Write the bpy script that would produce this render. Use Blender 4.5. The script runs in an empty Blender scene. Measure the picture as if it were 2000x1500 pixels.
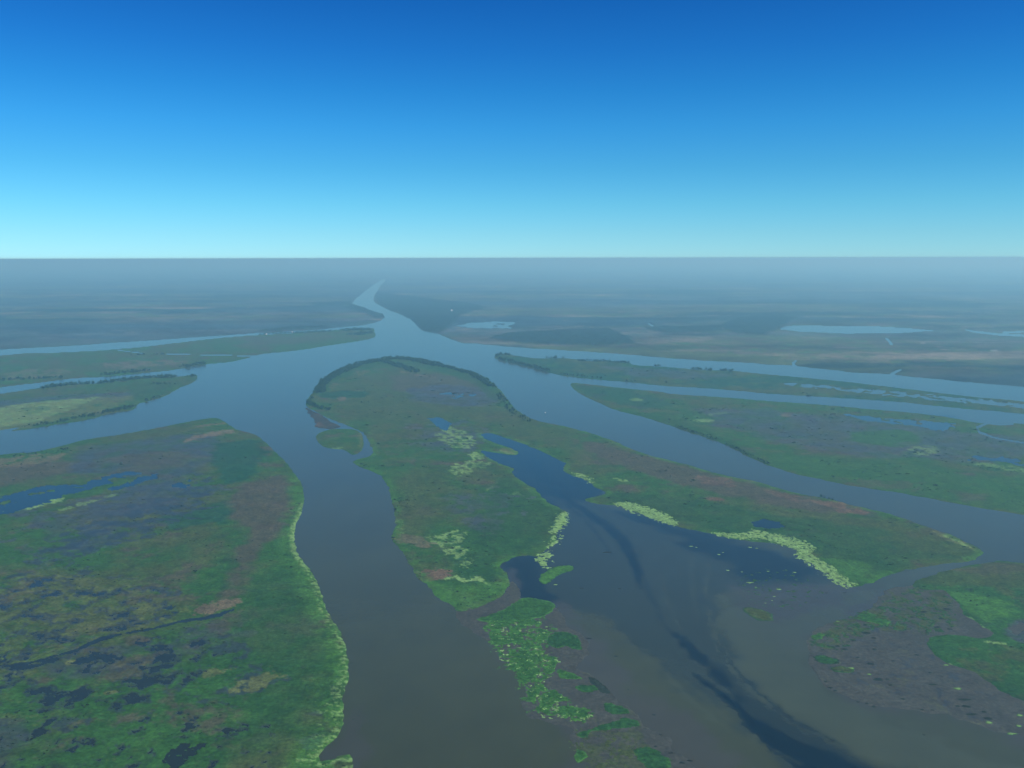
import bpy, math, random
import numpy as np
from mathutils import Matrix, Euler, Vector

# ------------------------------------------------------------------ camera
F_PX, CX, CY, CAM_H = 1700.0, 1000.0, 750.0, 500.0      # photo pixels (2000 x 1500)
EYE = 504.0                                             # pixel row of eye level
PITCH = math.atan((CY - EYE) / F_PX)
ROLL = math.radians(-0.115)
sc = bpy.context.scene
C = sc.collection
cam_data = bpy.data.cameras.new('camera')
cam = bpy.data.objects.new('camera', cam_data); C.objects.link(cam)
cam.location = (0, 0, CAM_H)
R = Matrix.Rotation(math.pi / 2 - PITCH, 3, 'X') @ Matrix.Rotation(ROLL, 3, 'Z')
cam.rotation_euler = R.to_euler()
cam_data.sensor_width = 36.0
cam_data.lens = 36.0 * F_PX / 2000.0
cam_data.clip_start = 0.5
cam_data.clip_end = 250000
sc.camera = cam
RM = np.array(R)

# ------------------------------------------------------------------ sky and sun
SUN_EL, SUN_AZ = math.radians(46), math.radians(121)      # azimuth clockwise from +Y (ahead), to the right
world = bpy.data.worlds.new('World'); sc.world = world
world.use_nodes = True
nt = world.node_tree; nt.nodes.clear()
sky = nt.nodes.new('ShaderNodeTexSky'); sky.sky_type = 'NISHITA'; sky.sun_disc = False
sky.sun_elevation = SUN_EL; sky.sun_rotation = SUN_AZ
sky.altitude = 0; sky.air_density = 1.0; sky.dust_density = 0.0; sky.ozone_density = 3.0
SKY_RAMP = [(0.0000, (0.300, 0.675, 1.120)), (0.0264, (0.262, 0.625, 0.980)), (0.0593, (0.206, 0.600, 0.890)), (0.0983, (0.146, 0.548, 0.835)), (0.1419, (0.099, 0.510, 0.850)), (0.1788, (0.068, 0.452, 0.812)), (0.2197, (0.049, 0.383, 0.775)), (0.2661, (0.036, 0.323, 0.714)), (0.5500, (0.022, 0.250, 0.640)), (1.0000, (0.018, 0.220, 0.600))]          # tint by sine of elevation
geo = nt.nodes.new('ShaderNodeTexCoord'); sep = nt.nodes.new('ShaderNodeSeparateXYZ')
nt.links.new(geo.outputs['Generated'], sep.inputs[0])
ramp = nt.nodes.new('ShaderNodeValToRGB')
mul = nt.nodes.new('ShaderNodeMix'); mul.data_type = 'RGBA'; mul.blend_type = 'MULTIPLY'; mul.inputs[0].default_value = 1.0
bg = nt.nodes.new('ShaderNodeBackground'); bg.inputs[1].default_value = 0.141
wo = nt.nodes.new('ShaderNodeOutputWorld')
nt.links.new(sep.outputs[2], ramp.inputs[0])
nt.links.new(sky.outputs[0], mul.inputs[6]); nt.links.new(ramp.outputs[0], mul.inputs[7])
nt.links.new(mul.outputs[2], bg.inputs[0]); nt.links.new(bg.outputs[0], wo.inputs[0])
cr = ramp.color_ramp
while len(cr.elements) < len(SKY_RAMP): cr.elements.new(0.5)
for e, (p, c) in zip(cr.elements, SKY_RAMP): e.position = p; e.color = (*c, 1)

sun_data = bpy.data.lights.new('sun', 'SUN'); sun_data.energy = 5.0; sun_data.angle = math.radians(0.5)
sun_data.color = (1.0, 0.975, 0.95)
sun = bpy.data.objects.new('sun', sun_data); C.objects.link(sun)
sd = Vector((math.sin(SUN_AZ) * math.cos(SUN_EL), math.cos(SUN_AZ) * math.cos(SUN_EL), math.sin(SUN_EL)))
sun.rotation_euler = sd.to_track_quat('Z', 'Y').to_euler()

vs = sc.view_settings
vs.view_transform = 'Standard'; vs.look = 'None'; vs.exposure = 0.0; vs.gamma = 1.0; vs.use_curve_mapping = False
sc.render.engine = 'CYCLES'
sc.cycles.use_denoising = True
sc.cycles.max_bounces = 6
sc.cycles.volume_bounces = 2

HAZE_DENSITY = 1 / 9200.0
HAZE_COLOR = (0.38, 0.84, 1.0)
HAZE_ABSORB = (0.42, 1.0, 1.0)
HAZE_G = 0.22

# ------------------------------------------------------------------ maths helpers
rng = np.random.default_rng(7)
random.seed(7)

def to_ground(px, py, z=0.0):
    """where the line through a photo pixel meets the level z"""
    px = np.asarray(px, float); py = np.asarray(py, float)
    d = np.stack([(px - CX) / F_PX, -(py - CY) / F_PX, -np.ones_like(px)], -1) @ RM.T
    t = (z - CAM_H) / np.minimum(d[..., 2], -2e-3)
    return d[..., 0] * t, d[..., 1] * t

def W(pts):
    a = np.array(pts, float)
    x, y = to_ground(a[:, 0], a[:, 1])
    return np.stack([x, y], 1)

def _hash(ix, iy, seed):
    h = (ix * 374761393 + iy * 668265263 + seed * 1442695041) & 0xFFFFFFFF
    h = ((h ^ (h >> 13)) * 1274126177) & 0xFFFFFFFF
    return (h ^ (h >> 16)) & 0xFFFF

GA = np.cos(np.arange(65536) * (2 * np.pi / 65536)).astype(np.float32)
GB = np.sin(np.arange(65536) * (2 * np.pi / 65536)).astype(np.float32)

def noise(x, y, seed=0):
    ix = np.floor(x); iy = np.floor(y)
    fx = (x - ix).astype(np.float32); fy = (y - iy).astype(np.float32)
    ix = ix.astype(np.int64); iy = iy.astype(np.int64)
    u = fx * fx * fx * (fx * (fx * 6 - 15) + 10); v = fy * fy * fy * (fy * (fy * 6 - 15) + 10)
    def g(a, b, dx, dy):
        h = _hash(ix + a, iy + b, seed)
        return GA[h] * dx + GB[h] * dy
    n00 = g(0, 0, fx, fy); n10 = g(1, 0, fx - 1, fy); n01 = g(0, 1, fx, fy - 1); n11 = g(1, 1, fx - 1, fy - 1)
    a = n00 + u * (n10 - n00); b = n01 + u * (n11 - n01)
    return (a + v * (b - a)) * 1.45

def fbm(x, y, wl, octs, seed=0, cell=None, gain=0.5):
    """fractal noise, about -1..1; octaves finer than the mesh fade out"""
    out = np.zeros(np.shape(x), np.float32); amp = 1.0; tot = 0.0
    for k in range(octs):
        w = wl / 2 ** k
        n = noise(x / w + 17.3 * k, y / w - 9.1 * k, seed + 31 * k)
        if cell is not None:
            n = n * np.clip(w / (0.9 * cell) - 0.5, 0, 1)
        out += amp * n; tot += amp * amp; amp *= gain
    return out / math.sqrt(tot) * 1.15

def smooth(a, b, x):
    t = np.clip((x - a) / (b - a), 0, 1)
    return t * t * (3 - 2 * t)

def sdf(P, x, y):
    """signed distance in metres, positive inside polygon P"""
    d2 = np.full(np.shape(x), 1e18); ins = np.zeros(np.shape(x), bool)
    n = len(P)
    for i in range(n):
        ax, ay = P[i]; bx, by = P[(i + 1) % n]
        ex, ey = bx - ax, by - ay
        L = ex * ex + ey * ey
        if L < 1e-9: continue
        wx = x - ax; wy = y - ay
        t = np.clip((wx * ex + wy * ey) / L, 0, 1)
        d2 = np.minimum(d2, (wx - ex * t) ** 2 + (wy - ey * t) ** 2)
        c = (ay <= y) != (by <= y)
        if ey != 0:
            ins ^= c & (wx < ex * (y - ay) / ey)
    d = np.sqrt(d2)
    return np.where(ins, d, -d)

def catmull(P, k=3):
    P = np.asarray(P, float); n = len(P); out = []
    for i in range(n):
        p0, p1, p2, p3 = P[i - 1], P[i], P[(i + 1) % n], P[(i + 2) % n]
        for j in range(k):
            t = j / k
            out.append(0.5 * (2 * p1 + (p2 - p0) * t + (2 * p0 - 5 * p1 + 4 * p2 - p3) * t * t + (3 * p1 - p0 - 3 * p2 + p3) * t ** 3))
    return np.array(out)

def strip(pts, width):
    """polygon round a line of pixels, width in pixels (one value or one per point)"""
    p = np.array(pts, float); w = np.broadcast_to(width, len(p)) / 2.0
    t = np.gradient(p, axis=0); t /= np.linalg.norm(t, axis=1)[:, None] + 1e-9
    nrm = np.stack([-t[:, 1], t[:, 0]], 1)
    return np.concatenate([p + nrm * w[:, None], (p - nrm * w[:, None])[::-1]])

def ell(cx, cy, rx, ry, rot=0.0, n=14):
    a = np.linspace(0, 2 * np.pi, n, endpoint=False); r = math.radians(rot)
    return np.stack([cx + rx * np.cos(a) * math.cos(r) - ry * np.sin(a) * math.sin(r),
                     cy + rx * np.cos(a) * math.sin(r) + ry * np.sin(a) * math.cos(r)], 1)

# ------------------------------------------------------------------ base colours (linear)
GREEN = (.024, .084, .013); DEEP = (.017, .064, .014); TEAL = (.011, .058, .024); BRIGHT = (.042, .130, .018)
OLIVE = (.046, .066, .018); BROWN = (.062, .055, .034); TAN = (.135, .105, .062); RUST = (.115, .072, .045)
LIME = (.150, .265, .075); YELLOW = (.095, .115, .034); PURPLE = (.036, .038, .036); WOOD = (.009, .022, .014)
FIELD = (.125, .105, .070); PALE = (.30, .30, .25)
MUDDY = (.020, .025, .024)
POND = None

# a patch: (colour, outline in pixels, feather m, strength, break-up wavelength m or 0, cover 0..1)
def patches_weight(pt, x, y, cell, seed):
    col, poly, feather, strength, bw, cover = pt[:6]
    if len(pt) > 6: seed = pt[6]
    P = W(poly)
    m = feather * 2 + 30
    box = (x > P[:, 0].min() - m) & (x < P[:, 0].max() + m) & (y > P[:, 1].min() - m) & (y < P[:, 1].max() + m)
    idx = np.nonzero(box)[0]
    if len(idx) == 0: return idx, None
    xs, ys, cs = x[idx], y[idx], cell[idx]
    d = sdf(P, xs, ys)
    d = d + fbm(xs, ys, max(feather * 3.0, 14), 4, seed, cs, 0.6) * feather * 0.9
    w = smooth(-feather * 0.5, feather * 0.5, d)
    if bw:
        n = fbm(xs, ys, bw, 6, seed + 5, cs, 0.72)
        th = (0.5 - cover) * 1.9
        f = (n - th) + np.clip(d / feather, -2.0, 0.5) * 0.7 - 0.2
        w = smooth(-0.16, 0.16, f)
    return idx, w * strength

def apply_patches(col, z, x, y, cell, patches, seed, wet=None):
    for k, pt in enumerate(patches):
        idx, w = patches_weight(pt, x, y, cell, seed + 101 * k)
        if w is None: continue
        if pt[0] is None:
            z[idx] -= 1.9 * w
            mud = np.array((.016, .024, .018))
            col[idx] = col[idx] * (1 - .7 * w[:, None]) + mud * .7 * w[:, None]
        else:
            c = np.array(pt[0])
            if pt[0] == PURPLE: w = w * np.clip(.74 + .5 * fbm(x[idx], y[idx], 80, 6, seed + 9 * k, cell[idx], .75), .08, 1)
            if wet is not None: wet[idx] = wet[idx] * (1 - w) + (.8 * w if pt[0] in (PURPLE, MUDDY) else 0)
            col[idx] = col[idx] * (1 - w[:, None]) + c * w[:, None]

# ------------------------------------------------------------------ materials
def principled(name, rough=0.9, spec=0.25):
    m = bpy.data.materials.new(name); m.use_nodes = True
    b = m.node_tree.nodes['Principled BSDF']
    b.inputs['Roughness'].default_value = rough
    b.inputs['Specular IOR Level'].default_value = spec
    return m, m.node_tree, b

def land_material():
    m, t, b = principled('marsh_vegetation', 0.95, 0.1)
    at = t.nodes.new('ShaderNodeAttribute'); at.attribute_name = 'Col'
    tc = t.nodes.new('ShaderNodeTexCoord')
    n1 = t.nodes.new('ShaderNodeTexNoise'); n1.inputs['Scale'].default_value = 0.22; n1.inputs['Detail'].default_value = 5; n1.inputs['Roughness'].default_value = 0.7
    n2 = t.nodes.new('ShaderNodeTexNoise'); n2.inputs['Scale'].default_value = 0.055; n2.inputs['Detail'].default_value = 6; n2.inputs['Roughness'].default_value = 0.7
    t.links.new(tc.outputs['Object'], n1.inputs['Vector']); t.links.new(tc.outputs['Object'], n2.inputs['Vector'])
    r1 = t.nodes.new('ShaderNodeMapRange'); r1.inputs[1].default_value = 0.3; r1.inputs[2].default_value = 0.7; r1.inputs[3].default_value = 0.6; r1.inputs[4].default_value = 1.4
    r2 = t.nodes.new('ShaderNodeMapRange'); r2.inputs[1].default_value = 0.3; r2.inputs[2].default_value = 0.7; r2.inputs[3].default_value = 0.72; r2.inputs[4].default_value = 1.28
    t.links.new(n1.outputs[0], r1.inputs[0]); t.links.new(n2.outputs[0], r2.inputs[0])
    mm = t.nodes.new('ShaderNodeMath'); mm.operation = 'MULTIPLY'
    t.links.new(r1.outputs[0], mm.inputs[0]); t.links.new(r2.outputs[0], mm.inputs[1])
    sc_ = t.nodes.new('ShaderNodeVectorMath'); sc_.operation = 'SCALE'
    t.links.new(at.outputs['Color'], sc_.inputs[0]); t.links.new(mm.outputs[0], sc_.inputs[3])
    t.links.new(sc_.outputs[0], b.inputs['Base Color'])
    for sock, dry, wetv in (('Roughness', .95, .30), ('Specular IOR Level', .10, .5)):
        q = t.nodes.new('ShaderNodeMapRange'); q.inputs[3].default_value = dry; q.inputs[4].default_value = wetv
        t.links.new(at.outputs['Alpha'], q.inputs[0]); t.links.new(q.outputs[0], b.inputs[sock])
    bs = t.nodes.new('ShaderNodeMapRange'); bs.inputs[3].default_value = .6; bs.inputs[4].default_value = .06
    t.links.new(at.outputs['Alpha'], bs.inputs[0])
    bp = t.nodes.new('ShaderNodeBump'); bp.inputs['Distance'].default_value = 1.2
    t.links.new(bs.outputs[0], bp.inputs['Strength'])
    t.links.new(n1.outputs[0], bp.inputs['Height']); t.links.new(bp.outputs[0], b.inputs['Normal'])
    return m

def water_material():
    m, t, b = principled('river_water', 0.16, 0.42)
    b.inputs['IOR'].default_value = 1.333
    at = t.nodes.new('ShaderNodeAttribute'); at.attribute_name = 'Col'
    tc = t.nodes.new('ShaderNodeTexCoord')
    n0 = t.nodes.new('ShaderNodeTexNoise'); n0.inputs['Scale'].default_value = 0.02; n0.inputs['Detail'].default_value = 5; n0.inputs['Roughness'].default_value = 0.6
    t.links.new(tc.outputs['Object'], n0.inputs['Vector'])
    r0 = t.nodes.new('ShaderNodeMapRange'); r0.inputs[1].default_value = 0.3; r0.inputs[2].default_value = 0.7; r0.inputs[3].default_value = 0.93; r0.inputs[4].default_value = 1.07
    t.links.new(n0.outputs[0], r0.inputs[0])
    s = t.nodes.new('ShaderNodeVectorMath'); s.operation = 'SCALE'
    t.links.new(at.outputs['Color'], s.inputs[0]); t.links.new(r0.outputs[0], s.inputs[3])
    t.links.new(s.outputs[0], b.inputs['Base Color'])
    n1 = t.nodes.new('ShaderNodeTexNoise'); n1.inputs['Scale'].default_value = 0.35; n1.inputs['Detail'].default_value = 3
    t.links.new(tc.outputs['Object'], n1.inputs['Vector'])
    bp = t.nodes.new('ShaderNodeBump'); bp.inputs['Strength'].default_value = 0.35; bp.inputs['Distance'].default_value = 0.35
    t.links.new(n1.outputs[0], bp.inputs['Height']); t.links.new(bp.outputs[0], b.inputs['Normal'])
    return m

def plain(name, col, rough=0.9, var=0.25, scale=0.8):
    m, t, b = principled(name, rough, 0.2)
    tc = t.nodes.new('ShaderNodeTexCoord')
    n = t.nodes.new('ShaderNodeTexNoise'); n.inputs['Scale'].default_value = scale; n.inputs['Detail'].default_value = 3
    t.links.new(tc.outputs['Object'], n.inputs['Vector'])
    mr = t.nodes.new('ShaderNodeMapRange'); mr.inputs[1].default_value = .3; mr.inputs[2].default_value = .7
    mr.inputs[3].default_value = 1 - var; mr.inputs[4].default_value = 1 + var
    t.links.new(n.outputs[0], mr.inputs[0])
    s = t.nodes.new('ShaderNodeVectorMath'); s.operation = 'SCALE'; s.inputs[0].default_value = col
    t.links.new(mr.outputs[0], s.inputs[3]); t.links.new(s.outputs[0], b.inputs['Base Color'])
    return m

M_LAND = land_material(); M_WATER = water_material()

# ------------------------------------------------------------------ mesh helpers
def tag(o, label=None, category=None, group=None, kind=None):
    if label: o['label'] = label
    if category: o['category'] = category
    if group: o['group'] = group
    if kind: o['kind'] = kind
    return o

def mesh_np(name, V, Q, mat, col=None, smooth_shade=True):
    me = bpy.data.meshes.new(name)
    V = np.asarray(V, np.float32); Q = np.asarray(Q, np.int32)
    k = Q.shape[1]
    me.vertices.add(len(V)); me.vertices.foreach_set('co', V.ravel())
    me.loops.add(Q.size); me.loops.foreach_set('vertex_index', Q.ravel())
    me.polygons.add(len(Q)); me.polygons.foreach_set('loop_start', np.arange(0, Q.size, k, dtype=np.int32))
    me.update(calc_edges=True)
    if smooth_shade: me.polygons.foreach_set('use_smooth', np.ones(len(Q), bool))
    if col is not None:
        a = me.color_attributes.new('Col', 'FLOAT_COLOR', 'POINT')
        c = np.zeros((len(V), 4), np.float32); c[:, :np.shape(col)[1]] = col
        a.data.foreach_set('color', c.ravel())
    me.materials.append(mat)
    o = bpy.data.objects.new(name, me); C.objects.link(o)
    return o

U0, U1, V0, V1 = -420, 2420, 513.6, 1680

def graded_grid(poly_px, su, sv, margin=14):
    """a sheet of the ground round an outline, finer where it is nearer"""
    p = np.asarray(poly_px, float)
    u0, u1 = max(U0, p[:, 0].min() - margin), min(U1, p[:, 0].max() + margin)
    v0, v1 = max(V0, p[:, 1].min() - margin), min(V1, p[:, 1].max() + margin)
    us = np.arange(u0, u1 + su, su); vs_ = np.arange(v0, v1 + sv, sv)
    if v0 < 560: vs_ = np.concatenate([np.arange(v0, 560, min(sv, 1.0)), np.arange(560, v1 + sv, sv)])
    uu, vv = np.meshgrid(us, vs_)
    x, y = to_ground(uu.ravel(), vv.ravel())
    dist = np.hypot(x, y)
    cx_ = su * np.hypot(dist, CAM_H) / F_PX
    cy_ = sv * (dist ** 2 + CAM_H ** 2) / (CAM_H * F_PX)
    cell = np.sqrt(cx_ * cy_)
    nu, nv = len(us), len(vs_)
    i = np.arange(nu * nv).reshape(nv, nu)
    Q = np.stack([i[:-1, :-1], i[1:, :-1], i[1:, 1:], i[:-1, 1:]], -1).reshape(-1, 4)
    return x, y, cell, Q

def compact(V, Q, col, keep):
    Q = Q[keep]
    used = np.unique(Q); remap = np.full(len(V), -1, np.int64); remap[used] = np.arange(len(used))
    return V[used], remap[Q], col[used]

# ------------------------------------------------------------------ islands
class Land:
    def __init__(s, name, label, outline, base, patches, seed, su=2.2, sv=1.8, rough_shore=6.0, relief=1.0, far=False, extra=None, k=3):
        s.name, s.label, s.patches, s.seed, s.base = name, label, patches, seed, base
        s.px = np.array(outline, float); s.P = catmull(W(outline), k) if k > 1 else W(outline)
        s.su, s.sv, s.rs, s.relief, s.far, s.extra = su, sv, rough_shore, relief, far, extra

    def eval(s, x, y, cell):
        S = s.seed
        d = sdf(s.P, x, y) + fbm(x, y, s.rs * 8, 5, S + 3, cell, 0.6) * s.rs
        a = fbm(x, y, 260, 4, S + 11, cell); b = fbm(x, y, 70, 4, S + 12, cell, .6)
        c1, c2, c3 = [np.array(c) for c in s.base]
        w = smooth(-.5, .6, a * .7 + b * .5)[:, None]
        col = c1 * (1 - w) + c2 * w
        w3 = (smooth(.25, .75, fbm(x, y, 120, 6, S + 13, cell, .72)) * .8)[:, None]
        col = col * (1 - w3) + c3 * w3
        w4 = (smooth(.45, .8, fbm(x, y, 46, 5, S + 17, cell * .6, .78)) * .36)[:, None]
        col = col * (1 - w4) + np.array(PURPLE) * .75 * w4
        w5 = (smooth(.55, .9, fbm(x, y, 38, 5, S + 18, cell * .6, .78)) * .36)[:, None]
        col = col * (1 - w5) + np.array(YELLOW) * .8 * w5
        z = np.clip(d / 7.0, -2.5, 0.8) + smooth(0, 12, d) * (0.30 * s.relief * fbm(x, y, 16, 3, S + 14, cell)
            + 0.7 * s.relief * smooth(.6, 1.4, fbm(x, y, 24, 4, S + 15, cell, .6)))
        s.wet = np.full(len(x), .35 if getattr(s, 'flat', False) else 0.0)
        apply_patches(col, z, x, y, cell, s.patches, S + 1000, s.wet)
        if s.extra: s.extra(s, x, y, d, cell, col, z)
        ta = .10 if getattr(s, 'flat', False) else .26
        tex = 1 + ta * fbm(x, y, 22, 5, S + 16, cell * .6, .8) + 0.16 * b
        col = np.clip(col * np.clip(tex, .35, 1.8)[:, None], .004, 1)
        if getattr(s, 'flat', False): z = np.clip(z, -2.5, .06)
        z = np.where(d > -25, z, -2.5)
        return z, col, d

    def build(s):
        x, y, cell, Q = graded_grid(s.px, s.su, s.sv)
        z, col, d = s.eval(x, y, cell)
        zq = z[Q].max(1)
        V, Q, col = compact(np.stack([x, y, z], 1), Q, np.column_stack([col, s.wet]), zq > -0.9)
        o = mesh_np(s.name, V, Q, M_LAND, col)
        tag(o, s.label, s.cat if hasattr(s, 'cat') else 'island', None, 'structure')
        return o

def shore_band(col, x, y, d, cell, seed, width, colour, strength, py0=None, py1=None, bw=18, cover=.5):
    w = smooth(width, width * .35, d) * smooth(-3, 1, d)
    n = fbm(x, y, bw, 4, seed, cell, .65); th = (.5 - cover) * 1.9
    w = w * smooth(th - .16, th + .16, n) * strength
    if py0 is not None:
        xa, ya = to_ground(np.array([1000., 1000.]), np.array([py0, py1], float))
        w = w * smooth(ya[0] + 60, ya[0] - 60, y) * smooth(ya[1] - 20, ya[1] + 20, y)
    col[:] = col * (1 - w[:, None]) + np.array(colour) * w[:, None]

LANDS = {}
exec_order = []
def land(key, *a, **k):
    L = Land(*a, **k); LANDS[key] = L; exec_order.append(key); return L

# --- the big marsh island on the left
def extra_a(s, x, y, d, cell, col, z):
    shore_band(col, x, y, d, cell, 901, 42, BRIGHT, .75, 930, 1700, 60, .6)
    shore_band(col, x, y, d, cell, 902, 12, LIME, .95, 985, 1110, 12, .62)
    shore_band(col, x, y, d, cell, 903, 14, LIME, .85, 1090, 1700, 8, .42)
    shore_band(col, x, y, d, cell, 904, 40, LIME, .8, 1330, 1700, 12, .20)
land('A', 'island', 'broad green marsh island with dark pools and a bright green river edge',
 [(-600, 985), (-300, 935), (0, 888), (60, 884), (115, 872), (170, 858), (225, 850), (300, 837), (360, 825), (400, 818), (425, 817), (445, 828), (465, 840), (487, 845), (505, 853), (525, 870), (545, 890), (560, 905), (575, 925), (588, 942), (594, 965), (593, 985), (588, 1005), (578, 1025), (575, 1050), (578, 1072), (583, 1085), (600, 1105), (615, 1130), (628, 1160), (640, 1195), (655, 1220), (668, 1245), (678, 1270), (680, 1300), (681, 1325), (672, 1345), (667, 1365), (672, 1390), (668, 1420), (658, 1440), (643, 1452), (625, 1470), (624, 1486), (645, 1484), (668, 1473), (685, 1475), (688, 1500), (700, 1600), (710, 1760), (-600, 1760)],
 (GREEN, OLIVE, BROWN), [
  (TAN, [(-300, 960), (-50, 900), (60, 890), (130, 884), (110, 905), (60, 912), (0, 915), (-200, 960)], 14, .6, 45, .55),
  (BROWN, [(-200, 980), (0, 915), (120, 903), (200, 902), (180, 915), (110, 930), (0, 950), (-200, 1000)], 30, .8, 0, 0),
  (PURPLE, [(180, 872), (300, 855), (420, 850), (432, 880), (405, 915), (365, 955), (320, 990), (260, 1022), (200, 1045), (100, 1092), (70, 1085), (170, 1035), (185, 990), (240, 960), (270, 935), (200, 922), (130, 932)], 55, .85, 0, 0),
  (PURPLE, [(60, 1000), (200, 960), (330, 940), (420, 950), (360, 1010), (250, 1060), (100, 1100), (40, 1060)], 50, .8, 70, .5),
  (BROWN, [(200, 895), (300, 880), (390, 890), (360, 915), (250, 920)], 40, .55, 0, 0),
  (POND, [(-300, 1040), (0, 972), (40, 962), (110, 950), (200, 937), (250, 921), (262, 926), (190, 950), (115, 970), (60, 988), (0, 1008), (-300, 1090)], 14, 1, 60, .66),
  (GREEN, [(40, 985), (110, 952), (210, 945), (250, 940), (200, 962), (120, 982), (60, 990)], 18, .9, 0, 0),
  (POND, [(220, 952), (280, 932), (305, 925), (312, 931), (262, 947), (226, 959)], 9, 1, 40, .6),
  (POND, [(340, 948), (382, 918), (398, 914), (383, 938), (352, 962)], 14, .9, 36, .42),
  (LIME, strip([(-60, 1010), (0, 1000), (50, 991), (95, 983), (130, 973)], [8, 6, 8, 11, 4]), 7, .85, 26, .6),
  (LIME, strip([(118, 997), (150, 988), (185, 978), (225, 967)], [3, 7, 5, 3]), 5, .5, 24, .55),
  (TEAL, [(420, 868), (500, 858), (523, 885), (492, 932), (440, 946), (418, 920)], 22, .85, 0, 0),
  (TAN, strip([(360, 862), (400, 851), (430, 846), (458, 842)], [4, 8, 9, 5]), 8, .75, 34, .62),
  (TAN, strip([(385, 834), (415, 829), (440, 827)], [3, 4, 3]), 6, .6, 30, .6),
  (BROWN, [(470, 950), (500, 936), (556, 930), (577, 958), (565, 1010), (548, 1052), (505, 1078), (485, 1112), (455, 1165), (425, 1182), (455, 1105), (480, 1042), (452, 1002), (440, 975)], 24, .85, 0, 0),
  (TEAL, [(300, 1018), (440, 978), (452, 1000), (440, 1022), (330, 1032)], 20, .8, 0, 0),
  (DEEP, [(470, 1120), (600, 1110), (640, 1220), (660, 1300), (640, 1400), (560, 1500), (420, 1500), (430, 1300)], 60, .55, 0, 0),
  (YELLOW, [(-200, 1180), (0, 1130), (150, 1110), (300, 1150), (360, 1180), (330, 1210), (150, 1260), (0, 1330), (60, 1400), (-200, 1480)], 40, .38, 34, .5),
  (MUDDY, [(-200, 1190), (0, 1130), (150, 1105), (300, 1140), (355, 1175), (330, 1215), (150, 1262), (0, 1310), (-200, 1400)], 24, .75, 40, .36, 7001),
  (POND, [(-200, 1190), (0, 1140), (150, 1120), (300, 1150), (355, 1175), (330, 1215), (150, 1262), (0, 1310), (-200, 1400)], 14, .70, 40, .16, 7001),
  (MUDDY, [(0, 1290), (180, 1265), (300, 1238), (420, 1220), (490, 1270), (560, 1330), (440, 1365), (250, 1385), (100, 1425), (-100, 1460), (-100, 1300)], 24, .75, 42, .38, 7011),
  (POND, [(0, 1290), (180, 1265), (300, 1238), (400, 1235), (440, 1290), (400, 1340), (250, 1380), (100, 1415), (-100, 1450), (-100, 1300)], 14, .70, 42, .25, 7011),
  (MUDDY, [(-200, 1430), (150, 1400), (450, 1370), (560, 1420), (560, 1520), (-200, 1600)], 14, .8, 26, .20, 7021),
  (POND, [(-200, 1430), (150, 1400), (450, 1370), (560, 1420), (560, 1520), (-200, 1600)], 14, .68, 26, .12, 7021),
  (POND, [(325, 1490), (335, 1465), (365, 1450), (395, 1455), (380, 1475), (350, 1500), (345, 1530)], 5, .9, 18, .6),
  (MUDDY, [(150, 1030), (300, 980), (400, 930), (430, 960), (360, 1020), (250, 1060), (120, 1105), (60, 1100)], 40, .8, 36, .45, 7031),
  (PURPLE, [(20, 1290), (180, 1265), (330, 1240), (420, 1210), (480, 1220), (440, 1260), (300, 1290), (150, 1330)], 24, .6, 60, .5),
  (POND, strip([(40, 1300), (100, 1283), (150, 1270), (175, 1257), (205, 1246), (240, 1238), (300, 1228), (350, 1214), (400, 1207), (430, 1200), (458, 1190)], [3, 3, 4, 8, 7, 4, 4, 4, 6, 6, 3]), 3, 1, 0, 0),
  (TAN, [(372, 1198), (398, 1183), (430, 1174), (463, 1172), (460, 1182), (425, 1192), (390, 1202)], 5, .85, 30, .8),
  (YELLOW, ell(217, 1353, 14, 4, -12), 3, .95, 0, 0), (YELLOW, ell(136, 1295, 12, 4, -10), 3, .9, 0, 0),
  (BROWN, ell(267, 1251, 30, 9, -10), 8, .7, 0, 0), (YELLOW, ell(420, 1316, 26, 7, -12), 6, .8, 20, .65),
  (YELLOW, [(440, 1350), (480, 1325), (530, 1310), (560, 1318), (510, 1345), (470, 1355)], 8, .8, 22, .6),
  (PURPLE, [(-60, 1410), (40, 1400), (50, 1440), (20, 1510), (-60, 1520)], 14, .7, 0, 0),
  (PURPLE, [(585, 1440), (630, 1430), (640, 1450), (610, 1468), (590, 1462)], 7, .8, 0, 0),
  (PURPLE, ell(612, 1395, 14, 7), 6, .7, 0, 0),
 ], 11, rough_shore=2.6, extra=extra_a)

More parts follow.
